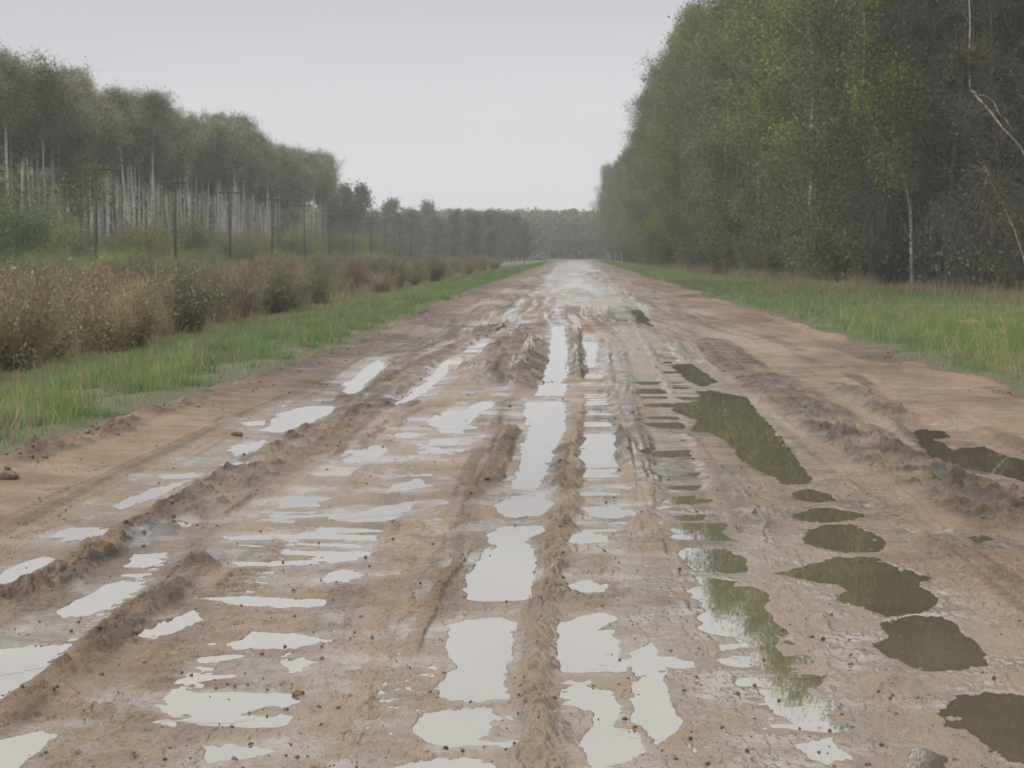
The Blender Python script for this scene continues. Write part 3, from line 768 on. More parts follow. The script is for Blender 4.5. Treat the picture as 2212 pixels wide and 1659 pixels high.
for qi, (x, y, r) in enumerate(zip(cx_, cy_, rowi)):
    j = int(np.clip(np.searchsorted(RX[r], x), 0, nc - 1))
    if h[r, j] < LEVEL - 0.012:
        continue
    if h[r, j] < LEVEL + 0.0 and rng.random() > 0.25:
        continue
    s = 0.004 + 0.010 * rng.random() ** 3
    if dark[r, j] > 0.5: s *= 1.9
    if qi < nE: s = (0.007 + 0.018 * rng.random() ** 2) * (0.5 + (fbm(np.array([x]), np.array([y * 0.5]), 77, 2)[0] > 0.0))
    V = V0 * rng.uniform(0.6, 1.3, (12, 3)) * s
    a = rng.random() * 6.28
    V = np.stack([V[:, 0] * math.cos(a) - V[:, 1] * math.sin(a), V[:, 0] * math.sin(a) + V[:, 1] * math.cos(a), V[:, 2] * 0.8], -1)
    g.add(V + np.array([x, y, max(h[r, j], LEVEL) + 0.25 * s]), None, F0)
M_CLOD = bark_mat('clod_earth', (0.075, 0.045, 0.032), (0.20, 0.135, 0.09), scale=30)
tag(link('mud_clods', g.build('mud_clods', [M_CLOD])), kind='stuff')

# single big clods that stand out
def clod_mesh(seed, s):
    R = np.random.default_rng(seed)
    u, v = np.meshgrid(np.linspace(0, 2 * math.pi, 18, endpoint=False), np.linspace(0.02, math.pi - 0.02, 11))
    d = np.stack([np.cos(u) * np.sin(v), np.sin(u) * np.sin(v), np.cos(v)], -1).reshape(-1, 3)
    r = 1 + 0.35 * fbm(d[:, 0] * 2 + 9 * seed, d[:, 1] * 2 + d[:, 2] * 3, seed, 3) + 0.12 * vnoise(d[:, 0] * 6 + d[:, 2] * 5, d[:, 1] * 6, seed + 9)
    V = d * r[:, None] * s * np.array([1.25, 1.0, 0.7])
    i = np.arange(10)[:, None] * 18; j = np.arange(18)[None, :]; j2 = (j + 1) % 18
    return make_mesh('mud_clod', V, np.stack([i + j, i + 18 + j, i + 18 + j2, i + j2], -1).reshape(-1, 4), None, [M_CLOD], smooth=True)
for k, (px, py, s, lab) in enumerate([(18, 1048, 0.065, 'big dark clod lying on the left road margin at the edge of the photo'),
                                      (512, 940, 0.05, 'dark knob of turf and mud on the edge between grass and road'),
                                      (645, 1492, 0.02, 'upright dark stone at the bank of the stone edged long puddle')]):
    x, y = ground(px, py)
    o = link('mud_clod', clod_mesh(70 + k, s))
    r = int(np.searchsorted(rows, y)); j = int(np.searchsorted(RX[r], x).clip(0, nc - 1))
    o.location = (x, y, max(h[r, j], LEVEL) + 0.3 * s)
    tag(o, lab, 'clod')

# ------------------------------------------------------------------ grass and dry stems (uncountable)
def blades(name, x, y, hgt, wid, lean, mats, mi=None, zoff=0.0):
    n = len(x)
    z = ground_z(x, y) - 0.02 + zoff
    p0 = np.stack([x, y, z], -1)
    a = rng.random(n) * 2 * math.pi
    L = hgt * rng.uniform(0.5, 1.25, n)
    le = lean * rng.random(n)
    p1 = p0 + np.stack([np.cos(a) * le * L, np.sin(a) * le * L, L], -1)
    g = Geo()
    mi = np.zeros(n, int) if mi is None else mi
    for k in range(len(mats)):
        s = mi == k
        if s.any():
            g.slivers(p0[s], p1[s], np.broadcast_to(wid, n)[s], k)
    return link(name, g.build(name, mats))
def patch(n, y0, y1, fx0, fx1, powr=1.6):
    y = y0 + (y1 - y0) * rng.random(n) ** powr
    a, b = fx0(y), fx1(y)
    return a + (b - a) * rng.random(n), y
# left verge
x, y = patch(280000, 9.0, 90, lambda y: np.clip(-y * 0.30 - 3.0, -14.5, None), lambda y: edge_left(y) + 0.5, 1.5)
clump = fbm(x * 1.5, y * 0.9, 700, 3)
keep = (clump > -0.2 + 0.8 * sstep(edge_left(y) - 1.3, edge_left(y) + 0.5, x)) | (rng.random(len(x)) < 0.15 * (x < edge_left(y)))
x, y, clump = x[keep], y[keep], clump[keep]
dry = sstep(-9.5, -12.5, x) * 0.75 + 0.06 + 0.4 * sstep(0.05, 0.4, fbm(x * 0.6, y * 0.25, 710, 3))
mi = np.where(rng.random(len(x)) < dry, 1, 0)
mi = np.where((rng.random(len(x)) < 0.08 + 0.45 * sstep(-11.5, -13.5, x)), 2, mi)
dist = np.hypot(x, y)
o = blades('grass', x, y, (0.12 + 0.12 * clump) * sstep(0.3, -0.9, x - edge_left(y)) + 0.05, 0.0045 + dist * 0.00024, 0.9, [M_GRASS, M_GRASSO, M_STRAW], mi)
tag(o, kind='stuff')
# left verge further away, and the right verge
x, y = patch(90000, 85, 420, lambda y: y * 0 - 14.0, lambda y: edge_left(y) + 0.1, 1.7)
mi = np.where(rng.random(len(x)) < sstep(-8, -11, x) * 0.8 + 0.1, 1, 0)
tag(blades('grass', x, y, 0.22, 0.012 + y * 0.00018, 0.9, [M_GRASS, M_GRASSO], mi), kind='stuff')
FX = lambda y: np.interp(y, [60, 100, 130, 180, 230, 350, 450, 520, 700], [24.0, 20.5, 17.2, 14.9, 14.2, 13.2, 11.8, 10.5, 10.0])   # edge of the right-hand wood
x, y = patch(240000, 14, 140, lambda y: edge_right(y) - 0.5, lambda y: np.minimum(y * 0.235 + 4.5, FX(np.maximum(y, 60)) + 1.5), 1.25)
clump = fbm(x * 1.4, y * 0.8, 720, 3)
keep = (clump > -0.2 + 0.8 * sstep(edge_right(y) + 1.5, edge_right(y) - 0.5, x)) | (rng.random(len(x)) < 0.3 * (x > edge_right(y)))
x, y, clump = x[keep], y[keep], clump[keep]
far_in = (x - edge_right(y)) / (FX(y) - edge_right(y))
dry = sstep(0.4, 0.9, far_in + 0.7 * fbm(x * 0.3, y * 0.12, 730, 3))
mi = np.where(rng.random(len(x)) < dry * 0.7, 2, np.where(rng.random(len(x)) < 0.2 + 0.4 * dry + 0.35 * sstep(0.1, 0.4, fbm(x * 0.7, y * 0.3, 732, 3)), 1, 0))
tag(blades('grass', x, y, (0.125 + 0.12 * clump) * sstep(-0.2, 0.9, x - edge_right(y)) + 0.06 + 0.3 * dry, 0.004 + y * 0.00024, 0.9, [M_GRASS, M_GRASSO, M_STRAW], mi), kind='stuff')
x, y = patch(60000, 135, 500, lambda y: edge_right(y) - 0.1, lambda y: FX(y) + 1, 1.5)
mi = np.where(rng.random(len(x)) < 0.35, 1, 0)
tag(blades('grass', x, y, 0.25, 0.012 + y * 0.00018, 0.9, [M_GRASS, M_GRASSO], mi), kind='stuff')
# dead stalks standing in both verges
x1, y1 = patch(2600, 14, 120, lambda y: np.clip(-y * 0.30, -13, None), lambda y: edge_left(y) - 0.3, 1.4)
x2, y2 = patch(2600, 24, 120, lambda y: edge_right(y) + 0.3, lambda y: np.minimum(y * 0.235, FX(y)), 1.3)
x, y = np.concatenate([x1, x2]), np.concatenate([y1, y2])
tag(blades('dead_stalks', x, y, 0.42, 0.006 + y * 0.00022, 0.7, [M_STRAW, M_RUST], (rng.random(len(x)) < 0.3).astype(int)), kind='stuff')
# dry weeds at the foot of the right wood
x, y = patch(42000, 78, 330, lambda y: FX(y) - 3.4, lambda y: FX(y) + 4, 1.4)
kp = fbm(x * 0.35, y * 0.12, 740, 3) > -0.02
x, y = x[kp], y[kp]
tag(blades('dry_weeds', x, y, 1.0, 0.02, 0.6, [M_STRAW, M_RUST, M_GREYTWIG], rng.integers(0, 3, len(x))), kind='stuff')
# dry tall grass over the left field
x, y = patch(70000, 33, 330, lambda y: np.clip(-y * 0.30 - 1, -56, None), lambda y: y * 0 - 12.2, 1.6)
mi = np.where(rng.random(len(x)) < 0.45, 0, np.where(rng.random(len(x)) < 0.6, 1, 2))
tag(blades('dry_weeds', x, y, 0.85, 0.012 + y * 0.00012, 0.6, [M_STRAW, M_RUST, M_GRASSO], mi), kind='stuff')

# ------------------------------------------------------------------ trees
def limb_path(p, d, L, k, R, up=0.15, wob=0.12):
    pts = [np.array(p, float)]
    d = np.array(d, float); d /= np.linalg.norm(d)
    for i in range(k):
        d = d + R.normal(size=3) * wob + np.array([0, 0, up])
        d /= np.linalg.norm(d)
        pts.append(pts[-1] + d * L / k)
    return np.array(pts)
def tree_mesh(seed, H, r0, crown0, crad, n_limb, n_leaf, leaf, mats, n_twig=1500, twig_len=0.8, wob=0.05, spread=0.5, up=0.12, shape='oval', clump=0.55, taper=0.8):
    """Trunk-and-limbs mesh and crown mesh (leaves and twigs) of one tree."""
    R = np.random.default_rng(seed)
    t = Geo()
    k = 12
    zz = np.linspace(0, H, k)
    off = np.cumsum(R.normal(size=(k, 2)) * wob * H / k, 0); off -= off[0]
    tr = np.column_stack([off, zz])
    t.tube(tr, r0 * (1 - zz / H) ** taper + 0.012, 7, 0)
    tips = []
    for i in range(n_limb):
        f = (crown0 + (1 - crown0) * (i + R.random()) / n_limb)
        z = f * H
        c = np.array([np.interp(z, zz, tr[:, 0]), np.interp(z, zz, tr[:, 1]), z])
        g_ = (f - crown0) / (1 - crown0 + 1e-6)
        prof = math.sin(math.pi * min(1, 0.18 + 0.82 * g_)) ** 0.7 if shape == 'oval' else (1 - g_) * 0.95 + 0.05
        L = crad * prof * R.uniform(0.5, 1.4) + 0.3
        a = R.random() * 2 * math.pi
        pth = limb_path(c, (math.cos(a), math.sin(a), spread), L, 5, R, up)
        rr = max(0.012, r0 * 0.32 * (1 - f * 0.7))
        t.tube(pth, np.linspace(rr, 0.008, 6), 4, 0, cap=False)
        tips.append(pth)
        for s in range(3):
            q = pth[R.integers(2, 5)]
            b = R.random() * 2 * math.pi
            p2 = limb_path(q, (math.cos(b), math.sin(b), R.uniform(-0.2, 0.9)), L * 0.55, 4, R, up * 0.6)
            t.tube(p2, np.linspace(rr * 0.45, 0.006, 5), 3, 0, cap=False)
            tips.append(np.vstack([p2, p2[-1]]))
    T = np.stack(tips)
    c_ = Geo()
    def points(n, sd):
        i = R.integers(0, len(T), n)
        f = R.random(n) ** 0.6 * 4.999
        j = f.astype(int)
        p = T[i, j] + (T[i, j + 1] - T[i, j]) * (f - j)[:, None]
        return p + R.normal(size=(n, 3)) * sd, p
    if n_leaf:
        p, _ = points(n_leaf, clump)
        p[:, 2] = np.maximum(p[:, 2], 0.3)
        two = R.random(n_leaf) < 0.75
        c_.leaves(p[two], leaf, 0, R)
        c_.leaves(p[~two], leaf * 1.25, 0, R)
    if n_twig:
        p, q = points(n_twig, clump * 0.5)
        d = R.normal(size=(n_twig, 3)) + np.array([0, 0, 0.35]) + (q - np.array([0, 0, H * 0.5])) * np.array([1, 1, 0.1]) * 0.25
        d /= np.linalg.norm(d, axis=1)[:, None]
        c_.slivers(p, p + d * twig_len * R.uniform(0.4, 1.4, n_twig)[:, None], np.full(n_twig, 0.028), 1, R)
    return t.build('trunk', [mats[0]], True), c_.build('crown', [mats[1], mats[2]])
def place(kind, protos, x, y, s, rz, label, cat, group=None, z=None, sz=None):
    tm, cm = protos
    e = bpy.data.objects.new(kind, None)
    e.empty_display_size = 0.5
    COL.objects.link(e)
    gz = float(ground_z(np.array([x]), np.array([y]))[0]) - 0.03 if z is None else z
    e.location = (x, y, gz)
    ln = 0.022 if kind in ('birch_tree', 'wood_tree') else 0.008
    e.rotation_euler = (RR.normal() * ln, RR.normal() * ln, rz)
    gx_ = RR.uniform(0.75, 1.25) if kind == 'birch_tree' else 1.0
    e.scale = (s * gx_, s * gx_, s * (sz or 1.0))
    if tm is not None: link('trunk' if kind.endswith('tree') or 'birch' in kind or 'fir' in kind else 'stem', tm, e)
    link('crown', cm, e)
    tag(e, label, cat, group)
    return e
RR = np.random.default_rng(11)

# right-hand wood: leafy trees
leafy = [tree_mesh(200 + k, 27.5 + k, 0.18, 0.09, 4.2, 30, 17000, 0.10, [M_BIRCHG if k % 2 else M_BARK, M_LEAF if k % 3 else M_LEAF_Y, M_GREYTWIG], 3200, 0.9, clump=0.62) for k in range(4)]
olive = [tree_mesh(220 + k, 27 + k, 0.17, 0.07, 4.0, 34, 13500, 0.10, [M_BARK, M_LEAF_O, M_GREYTWIG], 3800, 1.0, clump=0.6) for k in range(3)]
bare = [tree_mesh(240 + k, 27 + k, 0.17, 0.10, 3.6, 38, 2600, 0.08, [M_BARK, M_LEAF_O, M_DARKTWIG], 11000, 1.2, clump=0.7) for k in range(3)]
yy = 82.0
i = 0
G_LEAFY, G_OLIVE, G_BARE = 'leafy trees along the right-hand wood edge', 'olive trees along the right-hand wood edge', 'bare trees in the dark end of the right-hand wood'
while yy < 640:
    for row in range(3 if yy < 330 else 2):
        xx = float(FX(np.array([yy]))[()]) if False else float(np.interp(yy, [60, 100, 130, 180, 230, 350, 450, 520, 700], [24.0, 20.5, 17.2, 14.9, 14.2, 13.2, 11.8, 10.5, 10.0]))
        xx += row * 4.2 + RR.uniform(-1.6, 1.5) + 0.7
        y1 = yy + RR.uniform(-1.5, 1.5) + row * 1.3
        bar = y1 < 121 and (row < 2)
        u = RR.random()
        if bar:
            place('bare_tree', bare[i % 3], xx, y1, RR.uniform(0.9, 1.1), RR.random() * 6.28, 'dark leafless tree with grey twigs in the shady near end of the right wood', 'tree', G_BARE)
        elif u < (0.5 if y1 < 330 else 0.45):
            place('leafy_tree', leafy[i % 4], xx, y1, RR.uniform(0.82, 1.14) * np.interp(yy, [330, 480], [1, 0.84]), RR.random() * 6.28, 'tall tree in fresh green spring leaf along the edge of the right wood', 'tree', G_LEAFY)
        else:
            place('olive_tree', olive[i % 3], xx, y1, RR.uniform(0.78, 1.12) * np.interp(yy, [330, 480], [1, 0.84]), RR.random() * 6.28, 'tall thinly leaved olive brown tree along the edge of the right wood', 'tree', G_OLIVE)
        i += 1
    yy += 4.7 if yy < 330 else 6.0
# understorey bushes at the wood's foot
def bush_mesh(seed, H, rad, n_stem, n_leaf, leaf, n_twig, mats, clump=0.2, twl=0.5, tww=0.018):
    R = np.random.default_rng(seed)
    t, c_ = Geo(), Geo()
    T = []
    for k in range(n_stem):
        a = R.random() * 6.28
        sp = R.uniform(0.1, 0.9) * rad / H
        b0 = np.array([math.cos(a), math.sin(a), 0]) * R.uniform(0, 0.3) * rad
        p = limb_path(b0, (math.cos(a) * sp, math.sin(a) * sp, 1), H * R.uniform(0.55, 1.05), 5, R, 0.02, 0.14)
        t.tube(p, np.linspace(0.018, 0.005, 6), 4, 0, cap=False)
        T.append(p)
    T = np.stack(T)
    def pts(n, sd, lo=0.8):
        i = R.integers(0, len(T), n)
        f = lo + (4.999 - lo) * R.random(n)
        j = f.astype(int)
        q = T[i, j] + (T[i, j + 1] - T[i, j]) * (f - j)[:, None] + R.normal(size=(n, 3)) * sd
        q[:, 2] = np.maximum(q[:, 2], 0.02)
        return q
    if n_leaf: c_.leaves(pts(n_leaf, clump, 0.4), leaf, 0, R)
    if n_twig:
        p = pts(n_twig, clump * 0.6, 0.2)
        d = R.normal(size=(n_twig, 3)) * 0.5 + np.array([0, 0, 1.0])
        d /= np.linalg.norm(d, axis=1)[:, None]
        c_.slivers(p, p + d * twl * R.uniform(0.4, 1.3, n_twig)[:, None], np.full(n_twig, tww), 1, R)
    return t.build('stem', [mats[0]], True), c_.build('crown', [mats[1], mats[2]])
und = [bush_mesh(300 + k, 4.5, 2.4, 16, 5200, 0.085, 1500, [M_BARK, M_LEAF if k % 2 else M_LEAF_O, M_GREYTWIG], 0.4, 0.8, 0.025) for k in range(3)]
undb = bush_mesh(340, 5.0, 2.6, 22, 1500, 0.07, 4200, [M_BARK, M_LEAF_O, M_DARKTWIG], 0.45, 1.0, 0.025)
yy = 91.0
while yy < 420:
    x0 = float(np.interp(yy, [60, 100, 130, 180, 230, 350, 450, 520, 700], [24.0, 20.5, 17.2, 14.9, 14.2, 13.2, 11.8, 10.5, 10.0]))
    if 90 < yy < 118:
        for q in range(3):
            place('bare_bush', undb, x0 - 0.5 + q * 2.2 + RR.uniform(-0.6, 0.6), yy + RR.uniform(-2, 2), RR.uniform(0.8, 1.3), RR.random() * 6.28, 'leafless grey bush in the dark near end of the right wood', 'bush', 'leafless bushes in the near end of the right-hand wood')
    else:
        place('understorey_bush', und[i % 3], x0 - 0.6 + RR.uniform(-0.5, 1.4), yy, RR.uniform(0.7, 1.25), RR.random() * 6.28, 'leafy bush at the foot of the right-hand wood', 'bush', 'understorey bushes of the right-hand wood')
    i += 1
    yy += RR.uniform(3.5, 7.0)

# dense depth of the wood behind its edge trees: one mass
def mass(name, n, fx, fy, top, size, mats, low=0.0, zbase=-0.4, twig=0):
    y = fy(rng.random(n)); x = fx(y, rng.random(n))
    hz = top(x, y)
    z = zbase + low + (hz - low) * rng.random(n) ** 0.8
    g = Geo()
    m = rng.random(n)
    for k in range(len(mats)):
        s = (m >= k / len(mats)) & (m < (k + 1) / len(mats))
        g.leaves(np.stack([x, y, z], -1)[s], size, k)
    return tag(link(name, g.build(name, mats)), kind='stuff')
mass('deep_wood', 90000, lambda y, u: FX(y) + 9 + 22 * u, lambda u: 78 + 560 * u ** 1.3, lambda x, y: 22 + 2.5 * fbm(x * 0.2, y * 0.15, 800, 2), 0.42, [M_DARKTWIG, M_LEAF_O, M_BARK])

# silver birch and bent dead birch standing out at the right wood's edge
def traced_tree(kind, paths, d, label, mats, n_leaf, leaf, n_twig, seed, rbase=0.13):
    R = np.random.default_rng(seed)
    base = np.array(at_depth(*paths[0][0], d))
    base[2] = float(ground_z(base[:1], base[1:2])[0]) - 0.05
    t, c_ = Geo(), Geo()
    T = []
    for pi, (path) in enumerate(paths):
        P = np.array([at_depth(px, py, d + (R.uniform(-0.5, 0.5) if 0 < q else 0)) for q, (px, py) in enumerate(path)])
        if pi == 0: P[0] = base
        P = np.stack([np.interp(np.linspace(0, len(P) - 1, 14), np.arange(len(P)), P[:, a]) for a in range(3)], -1)
        P[1:-1] += R.normal(size=(12, 3)) * 0.05
        r = rbase if pi == 0 else rbase * 0.45
        t.tube(P - base, np.linspace(r, 0.02, 14), 7, 0)
        T.append(P - base)
    T = np.stack(T)
    i = R.integers(0, len(T), n_twig); j = R.integers(4, 14, n_twig)
    p = T[i, j]
    dd = R.normal(size=(n_twig, 3)); dd /= np.linalg.norm(dd, axis=1)[:, None]
    L = R.uniform(0.4, 2.0, n_twig)[:, None]
    c_.slivers(p, p + dd * L, np.full(n_twig, 0.03), 1, R)
    q = p + dd * L * R.random((n_twig, 1))
    if n_leaf:
        k = R.integers(0, n_twig, n_leaf)
        c_.leaves(q[k] + R.normal(size=(n_leaf, 3)) * 0.35, leaf, 0, R)
    e = bpy.data.objects.new(kind, None); COL.objects.link(e)
    e.location = base
    link('trunk', t.build('trunk', [mats[0]], True), e)
    link('crown', c_.build('crown', [mats[1], mats[2]]), e)
    return tag(e, label, 'tree')
traced_tree('birch_tree', [[(1972, 600), (1966, 460), (1955, 380), (1930, 330), (1886, 270), (1860, 180), (1870, 60), (1865, -60)], [(1955, 385), (1948, 330), (1935, 270), (1940, 160)], [(1962, 430), (1990, 340), (2000, 240)]],
            112, 'silver birch with a kinked pale trunk and yellow green leaves, right wood', [M_BIRCHG, M_LEAF_Y, M_GREYTWIG], 16000, 0.085, 600, 31, 0.11)
traced_tree('dead_birch_tree', [[(2262, 650), (2262, 500), (2240, 390), (2204, 320), (2150, 255), (2094, 190), (2090, 120), (2098, 30), (2090, -70)], [(2100, 196), (2140, 215), (2175, 262), (2215, 330)], [(2092, 140), (2060, 115)], [(2094, 110), (2130, 135)]],
            88, 'bare pale birch bent sharply over at the right edge of the photo', [M_BIRCHG, M_LEAF_O, M_GREYTWIG], 200, 0.06, 700, 32, 0.055)
traced_tree('dead_birch_tree', [[(2230, 640), (2216, 560), (2186, 478), (2150, 420), (2135, 370)], [(2190, 485), (2160, 465), (2130, 455)]],
            87, 'short bare leaning birch stem at the right edge under the bent birch', [M_BIRCHG, M_LEAF_O, M_GREYTWIG], 100, 0.06, 320, 33, 0.035)

# left-hand birch wood
birch = [tree_mesh(400 + k, 18.8 + 0.7 * k, 0.16, (0.74, 0.68, 0.62, 0.72)[k], 2.9, 26, 5600, 0.10, [M_BIRCHG if k == 2 else M_BIRCH, M_BUD, M_GREYTWIG], 4200, 1.2, 0.03, 0.8, 0.16, clump=0.5, taper=0.42) for k in range(4)]
birch.append(tree_mesh(410, 18.4, 0.13, 0.66, 2.6, 24, 8000, 0.10, [M_BIRCHG, M_LEAF_O, M_GREYTWIG], 2600, 1.0, 0.03, 0.8, 0.16, clump=0.8))
G_B, G_BO = 'birches of the left-hand wood', 'olive topped trees of the left-hand wood'
yy = 150.0
while yy < 418:
    for row in range(4):
        if RR.random() < (0.35 if row == 3 else 0.14): continue
        xx = -52.5 - row * 3.6 + RR.uniform(-1.5, 1.5) + np.interp(yy, [150, 400, 418], [0, 2.5, 1.0])
        k = int(RR.integers(0, 5))
        if k == 4:
            place('wood_tree', birch[4], xx, yy + RR.uniform(-2, 2), RR.uniform(0.88, 1.06), RR.random() * 6.28, 'grey stemmed tree with an olive crown in the left-hand wood', 'tree', G_BO)
        else:
            place('birch_tree', birch[k], xx, yy + RR.uniform(-2, 2), RR.uniform(0.88, 1.06), RR.random() * 6.28, 'tall birch with bare pale trunk and brownish budding crown, left wood', 'tree', G_B)
    yy += 3.9
green = tree_mesh(430, 17.0, 0.14, 0.34, 3.0, 26, 9000, 0.11, [M_BIRCHG, M_LEAF, M_GREYTWIG], 1200, 0.9, clump=0.6)
for x1, y1, lab in ((-50.5, 208, 'green leafed tree among the grey brown birches of the left wood'), (-50.0, 352, 'green leafed tree near the far end of the left birch wood')):
    place('leafy_tree', green, x1, y1, 1.0, 1.0, lab, 'tree')
mass('deep_wood', 70000, lambda y, u: -63 - 18 * u, lambda u: 145 + 380 * u, lambda x, y: 14.0 + 1.5 * fbm(x * 0.2, y * 0.15, 810, 2), 0.45, [M_GREYTWIG, M_BUD, M_LEAF_O], zbase=-0.8)

# bright bushes before the birch wood
gb = [bush_mesh(500 + k, 4.6, 2.6, 18, 13000, 0.062, 900, [M_BARK, [M_BUSH, M_BUSHY, M_BUSH][k], M_GREYTWIG], 0.4, 0.7, 0.025) for k in range(3)]
spots = [(20, 420, 'bright green bush at the left edge of the photo before the birch trunks', 0), (90, 480, '', 2), (150, 500, '', 2), (275, 485, 'wide yellow green bush between the first two utility poles', 1), (330, 490, '', 1), (405, 480, 'green bush just right of the second utility pole', 0), (470, 500, '', 1), (530, 505, '', 1), (560, 500, '', 1),
         (620, 500, '', 0), (655, 515, '', 2), (690, 500, '', 1), (730, 500, '', 0), (765, 510, '', 2), (800, 505, '', 0), (850, 515, '', 2), (900, 515, '', 1)]
for n_, (px, top, lab, k) in enumerate(spots):
    lat = -44.0 if px < 450 else -42.0
    d = lat * FPX / (px - VX)
    x, y, z = at_depth(px, top, d)
    s = (z + 1.3) / 4.6 * 1.12
    place('spring_bush', gb[k], x, y, max(s, 0.5), RR.random() * 6.28, lab or ('yellow green spring bush in the row before the left birch wood' if k == 1 else 'fresh green spring bush in the row before the left birch wood'), 'bush', None if lab else ('yellow green bushes before the birch wood' if k == 1 else 'green bushes before the birch wood'))
# low green bushes filling the row
for k in range(70):
    y = 140 + 310 * RR.random()
    place('young_bush', gb[int(RR.choice([0, 1, 1, 2]))], -46 + RR.uniform(-3.5, 6), y, RR.uniform(0.5, 0.95), RR.random() * 6.28, 'low green bush at the feet of the left birch wood', 'bush', 'low bushes at the feet of the birch wood')

for k in range(60):
    y = 130 + 260 * RR.random() ** 1.3
    place('young_bush', gb[int(RR.choice([0, 1, 1, 2]))], RR.uniform(-41, -31), y, RR.uniform(0.45, 0.72), RR.random() * 6.28, 'low green bush among the utility poles on the left field', 'bush', 'low bushes among the utility poles')
# willow thicket on the left field
th = [bush_mesh(600 + k, 2.5, 1.6, 26, [1100, 1900, 700, 2300][k], 0.055, 2200, [[M_BARK, M_RUST, M_RUST, M_STRAW][k], [M_LEAF_O, M_GRASSO, M_RUST, M_GRASSO][k], [M_RUST, M_GREYTWIG, M_RUST, M_STRAW][k]], 0.18, 0.55, 0.016) for k in range(4)]
TL = ['russet stemmed shrub with sparse olive leaves in the thicket left of the road', 'grey twigged olive shrub in the thicket left of the road', 'leafless reddish brown shrub in the thicket left of the road', 'shrub with pale green new leaves in the thicket left of the road']
TK = ['russet shrubs of the left thicket', 'grey olive shrubs of the left thicket', 'leafless red brown shrubs of the left thicket', 'pale green shrubs of the left thicket']
cnt = 0
for row, (lat, n_) in enumerate(((-13.3, 125), (-15.8, 90), (-19.5, 70), (-25.0, 60), (-30.5, 46))):
    for q in range(n_):
        y = (38 + row * 12) * (330.0 / (38 + row * 12)) ** ((q + RR.uniform(0, 0.9)) / n_)
        x = lat + RR.uniform(-3.2, 1.6)
        k = int(RR.choice(4, p=[0.27, 0.33, 0.10, 0.30]))
        place('thicket_shrub', th[k], x, y, RR.uniform(0.6, 0.98), RR.random() * 6.28, TL[k], 'shrub', TK[k])

# ------------------------------------------------------------------ far wood closing the view
def far_top(x, y):
    return 16.5 + 2.2 * fbm(x * 0.07, y * 0.05, 900, 3) + 1.6 * np.abs(vnoise(x * 0.3, y * 0.1, 905))
mass('far_wood', 200000, lambda y, u: -230 + 262 * u, lambda u: 700 + 60 * u, far_top, 0.55, [M_FAR, M_LEAF_O, M_FAR], zbase=-1.0)
mass('far_scrub', 26000, lambda y, u: -150 + 142 * u * np.interp(y, [430, 690], [0.62, 1.0]), lambda u: 440 + 250 * u, lambda x, y: 2.6 + 1.2 * fbm(x * 0.2, y * 0.05, 910, 2), 0.4, [M_FAR, M_LEAF_O, M_GREYTWIG], zbase=-1.0)
G_F = 'hazy trees standing before the far wood'
ft = [tree_mesh(700 + k, 14, 0.14, 0.15, 2.8, 20, 5200, 0.2, [M_BARK, [M_FAR, M_FAR, M_BUSH][k], M_GREYTWIG], 900, 1.0, clump=0.6) for k in range(3)]
for px, top, d, k, lab in ((741, 412, 425, 0, 'pale pointed tree, left of two standing past the end of the left wood'), (778, 412, 430, 0, 'pale pointed tree, right of two standing past the end of the left wood'),
                           (712, 430, 425, 1, 'small dark tree tucked against the end of the left wood'), (842, 440, 520, 1, 'round topped hazy tree standing above the far scrub on the left'), (925, 444, 560, 1, 'small pointed hazy tree above the far treeline'),
                           (995, 520, 470, 2, 'lone green bush on the left field far along the road')):
    x, y, z = at_depth(px, top, d)
    place('distant_tree' if px != 995 else 'distant_bush_tree', ft[k], x, y, (z + 0.9) / 14.0, k + px, lab, 'tree')
for q in range(110):
    px = RR.uniform(690, 1140)
    d = RR.uniform(440, 690)
    x, y, z = at_depth(px, RR.uniform(462, 515), d)
    place('distant_tree', ft[int(RR.integers(0, 2))], x, y, (z + 0.9) / 14.0, RR.random() * 6.28, 'hazy tree in the scattered belt before the far wood', 'tree', G_F)

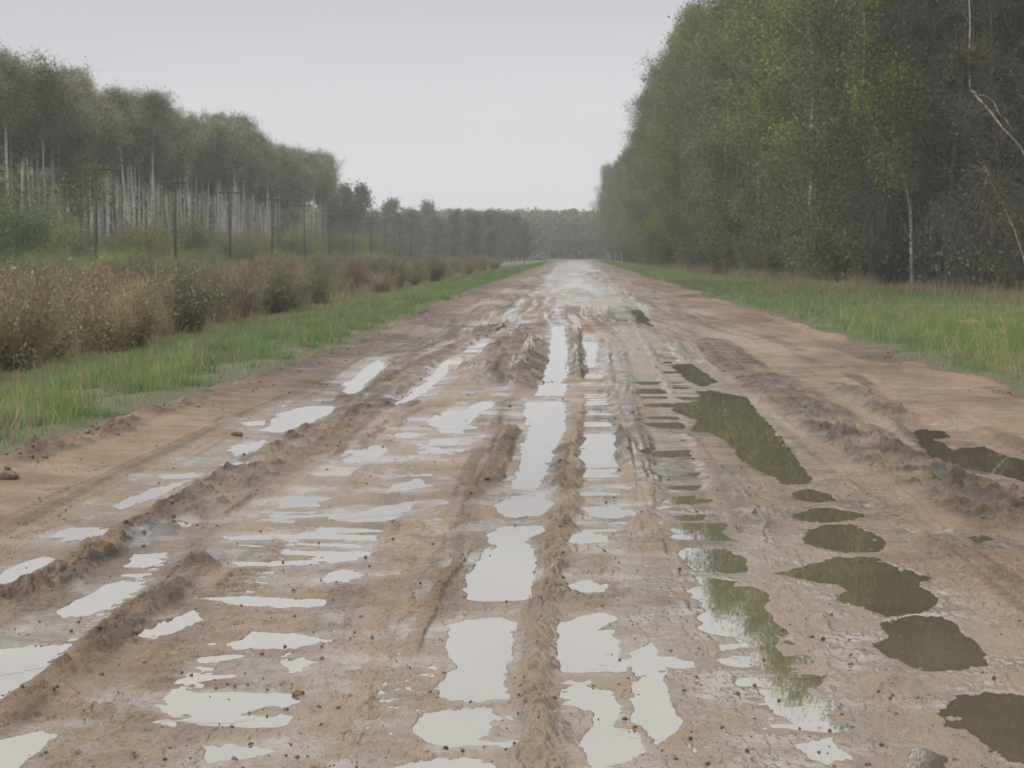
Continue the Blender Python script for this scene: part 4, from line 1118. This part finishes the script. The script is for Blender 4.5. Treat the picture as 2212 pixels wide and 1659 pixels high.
# ------------------------------------------------------------------ utility poles
def pole_meshes():
    g = Geo(); g.tube([(0, 0, -0.5), (0.02, 0, 4), (0, 0, 9.6)], [0.15, 0.13, 0.10], 10)
    a = Geo(); a.box((0, -0.14, 9.0), (2.3, 0.12, 0.13))
    b1 = Geo(); b1.box((0.42, -0.2, 8.62), (1.1, 0.04, 0.05), rot=math.radians(42))
    b2 = Geo(); b2.box((-0.42, -0.2, 8.62), (1.1, 0.04, 0.05), rot=math.radians(-42))
    s = Geo()
    s.tube([(0, 0, 0), (0, 0, 0.08), (0, 0, 0.09), (0, 0, 0.16), (0, 0, 0.17), (0, 0, 0.24)], [0.025, 0.03, 0.055, 0.05, 0.065, 0.03], 10)
    return g.build('post', [M_POLE], True), a.build('crossarm', [M_POLE]), b1.build('brace', [M_POLE]), b2.build('brace', [M_POLE]), s.build('insulator', [M_PORC], True)
PM = pole_meshes()
labs = ['nearest and tallest looking wooden utility pole, alone before the birch trunks at left', 'second wooden utility pole from the left, dark against the green bushes', 'third wooden utility pole from the left, pale with a clear crossarm', 'fourth wooden utility pole from the left, before the end of the birch trunks', 'fifth wooden utility pole from the left', 'sixth utility pole from the left, under the two pale pointed trees', 'seventh utility pole from the left, past the end of the left wood']
for k in range(12):
    d = 153 + 29.5 * k
    x = -36.0 + RR.uniform(-0.2, 0.2)
    e = bpy.data.objects.new('utility_pole', None); COL.objects.link(e)
    e.location = (x, d, -0.8)
    e.rotation_euler = (RR.uniform(-0.012, 0.012), RR.uniform(-0.015, 0.015), RR.uniform(-0.15, 0.15))
    for nme, me in zip(('post', 'crossarm', 'brace', 'brace'), PM[:4]):
        link(nme, me, e)
    for xo in (-0.85, -0.45, 0.45, 0.85):
        ins = link('insulator', PM[4], e); ins.location = (xo, -0.14, 9.06)
    tag(e, labs[k] if k < 7 else 'faint utility pole among the most distant of the line', 'pole', 'utility poles of the line across the left field' if k < 7 else 'far faint utility poles')

# ------------------------------------------------------------------ rain haze
hv = np.array([[x, y, z] for x in (-420, 420) for y in (-60, 1200) for z in (-3, 34)], float)
hm = bpy.data.materials.new('rain_haze')
hm.use_nodes = True
t = hm.node_tree
t.nodes.clear()
pv = N(t, 'ShaderNodeVolumePrincipled')
pv.inputs['Color'].default_value = (0.93, 0.95, 0.97, 1)
pv.inputs['Density'].default_value = 0.0005
pv.inputs['Anisotropy'].default_value = 0.0
ho = N(t, 'ShaderNodeOutputMaterial')
t.links.new(pv.outputs[0], ho.inputs['Volume'])
me = make_mesh('haze', hv, [[0, 1, 3, 2], [4, 6, 7, 5], [0, 4, 5, 1], [2, 3, 7, 6], [0, 2, 6, 4], [1, 5, 7, 3]], None, [hm])
tag(link('haze', me), kind='stuff')
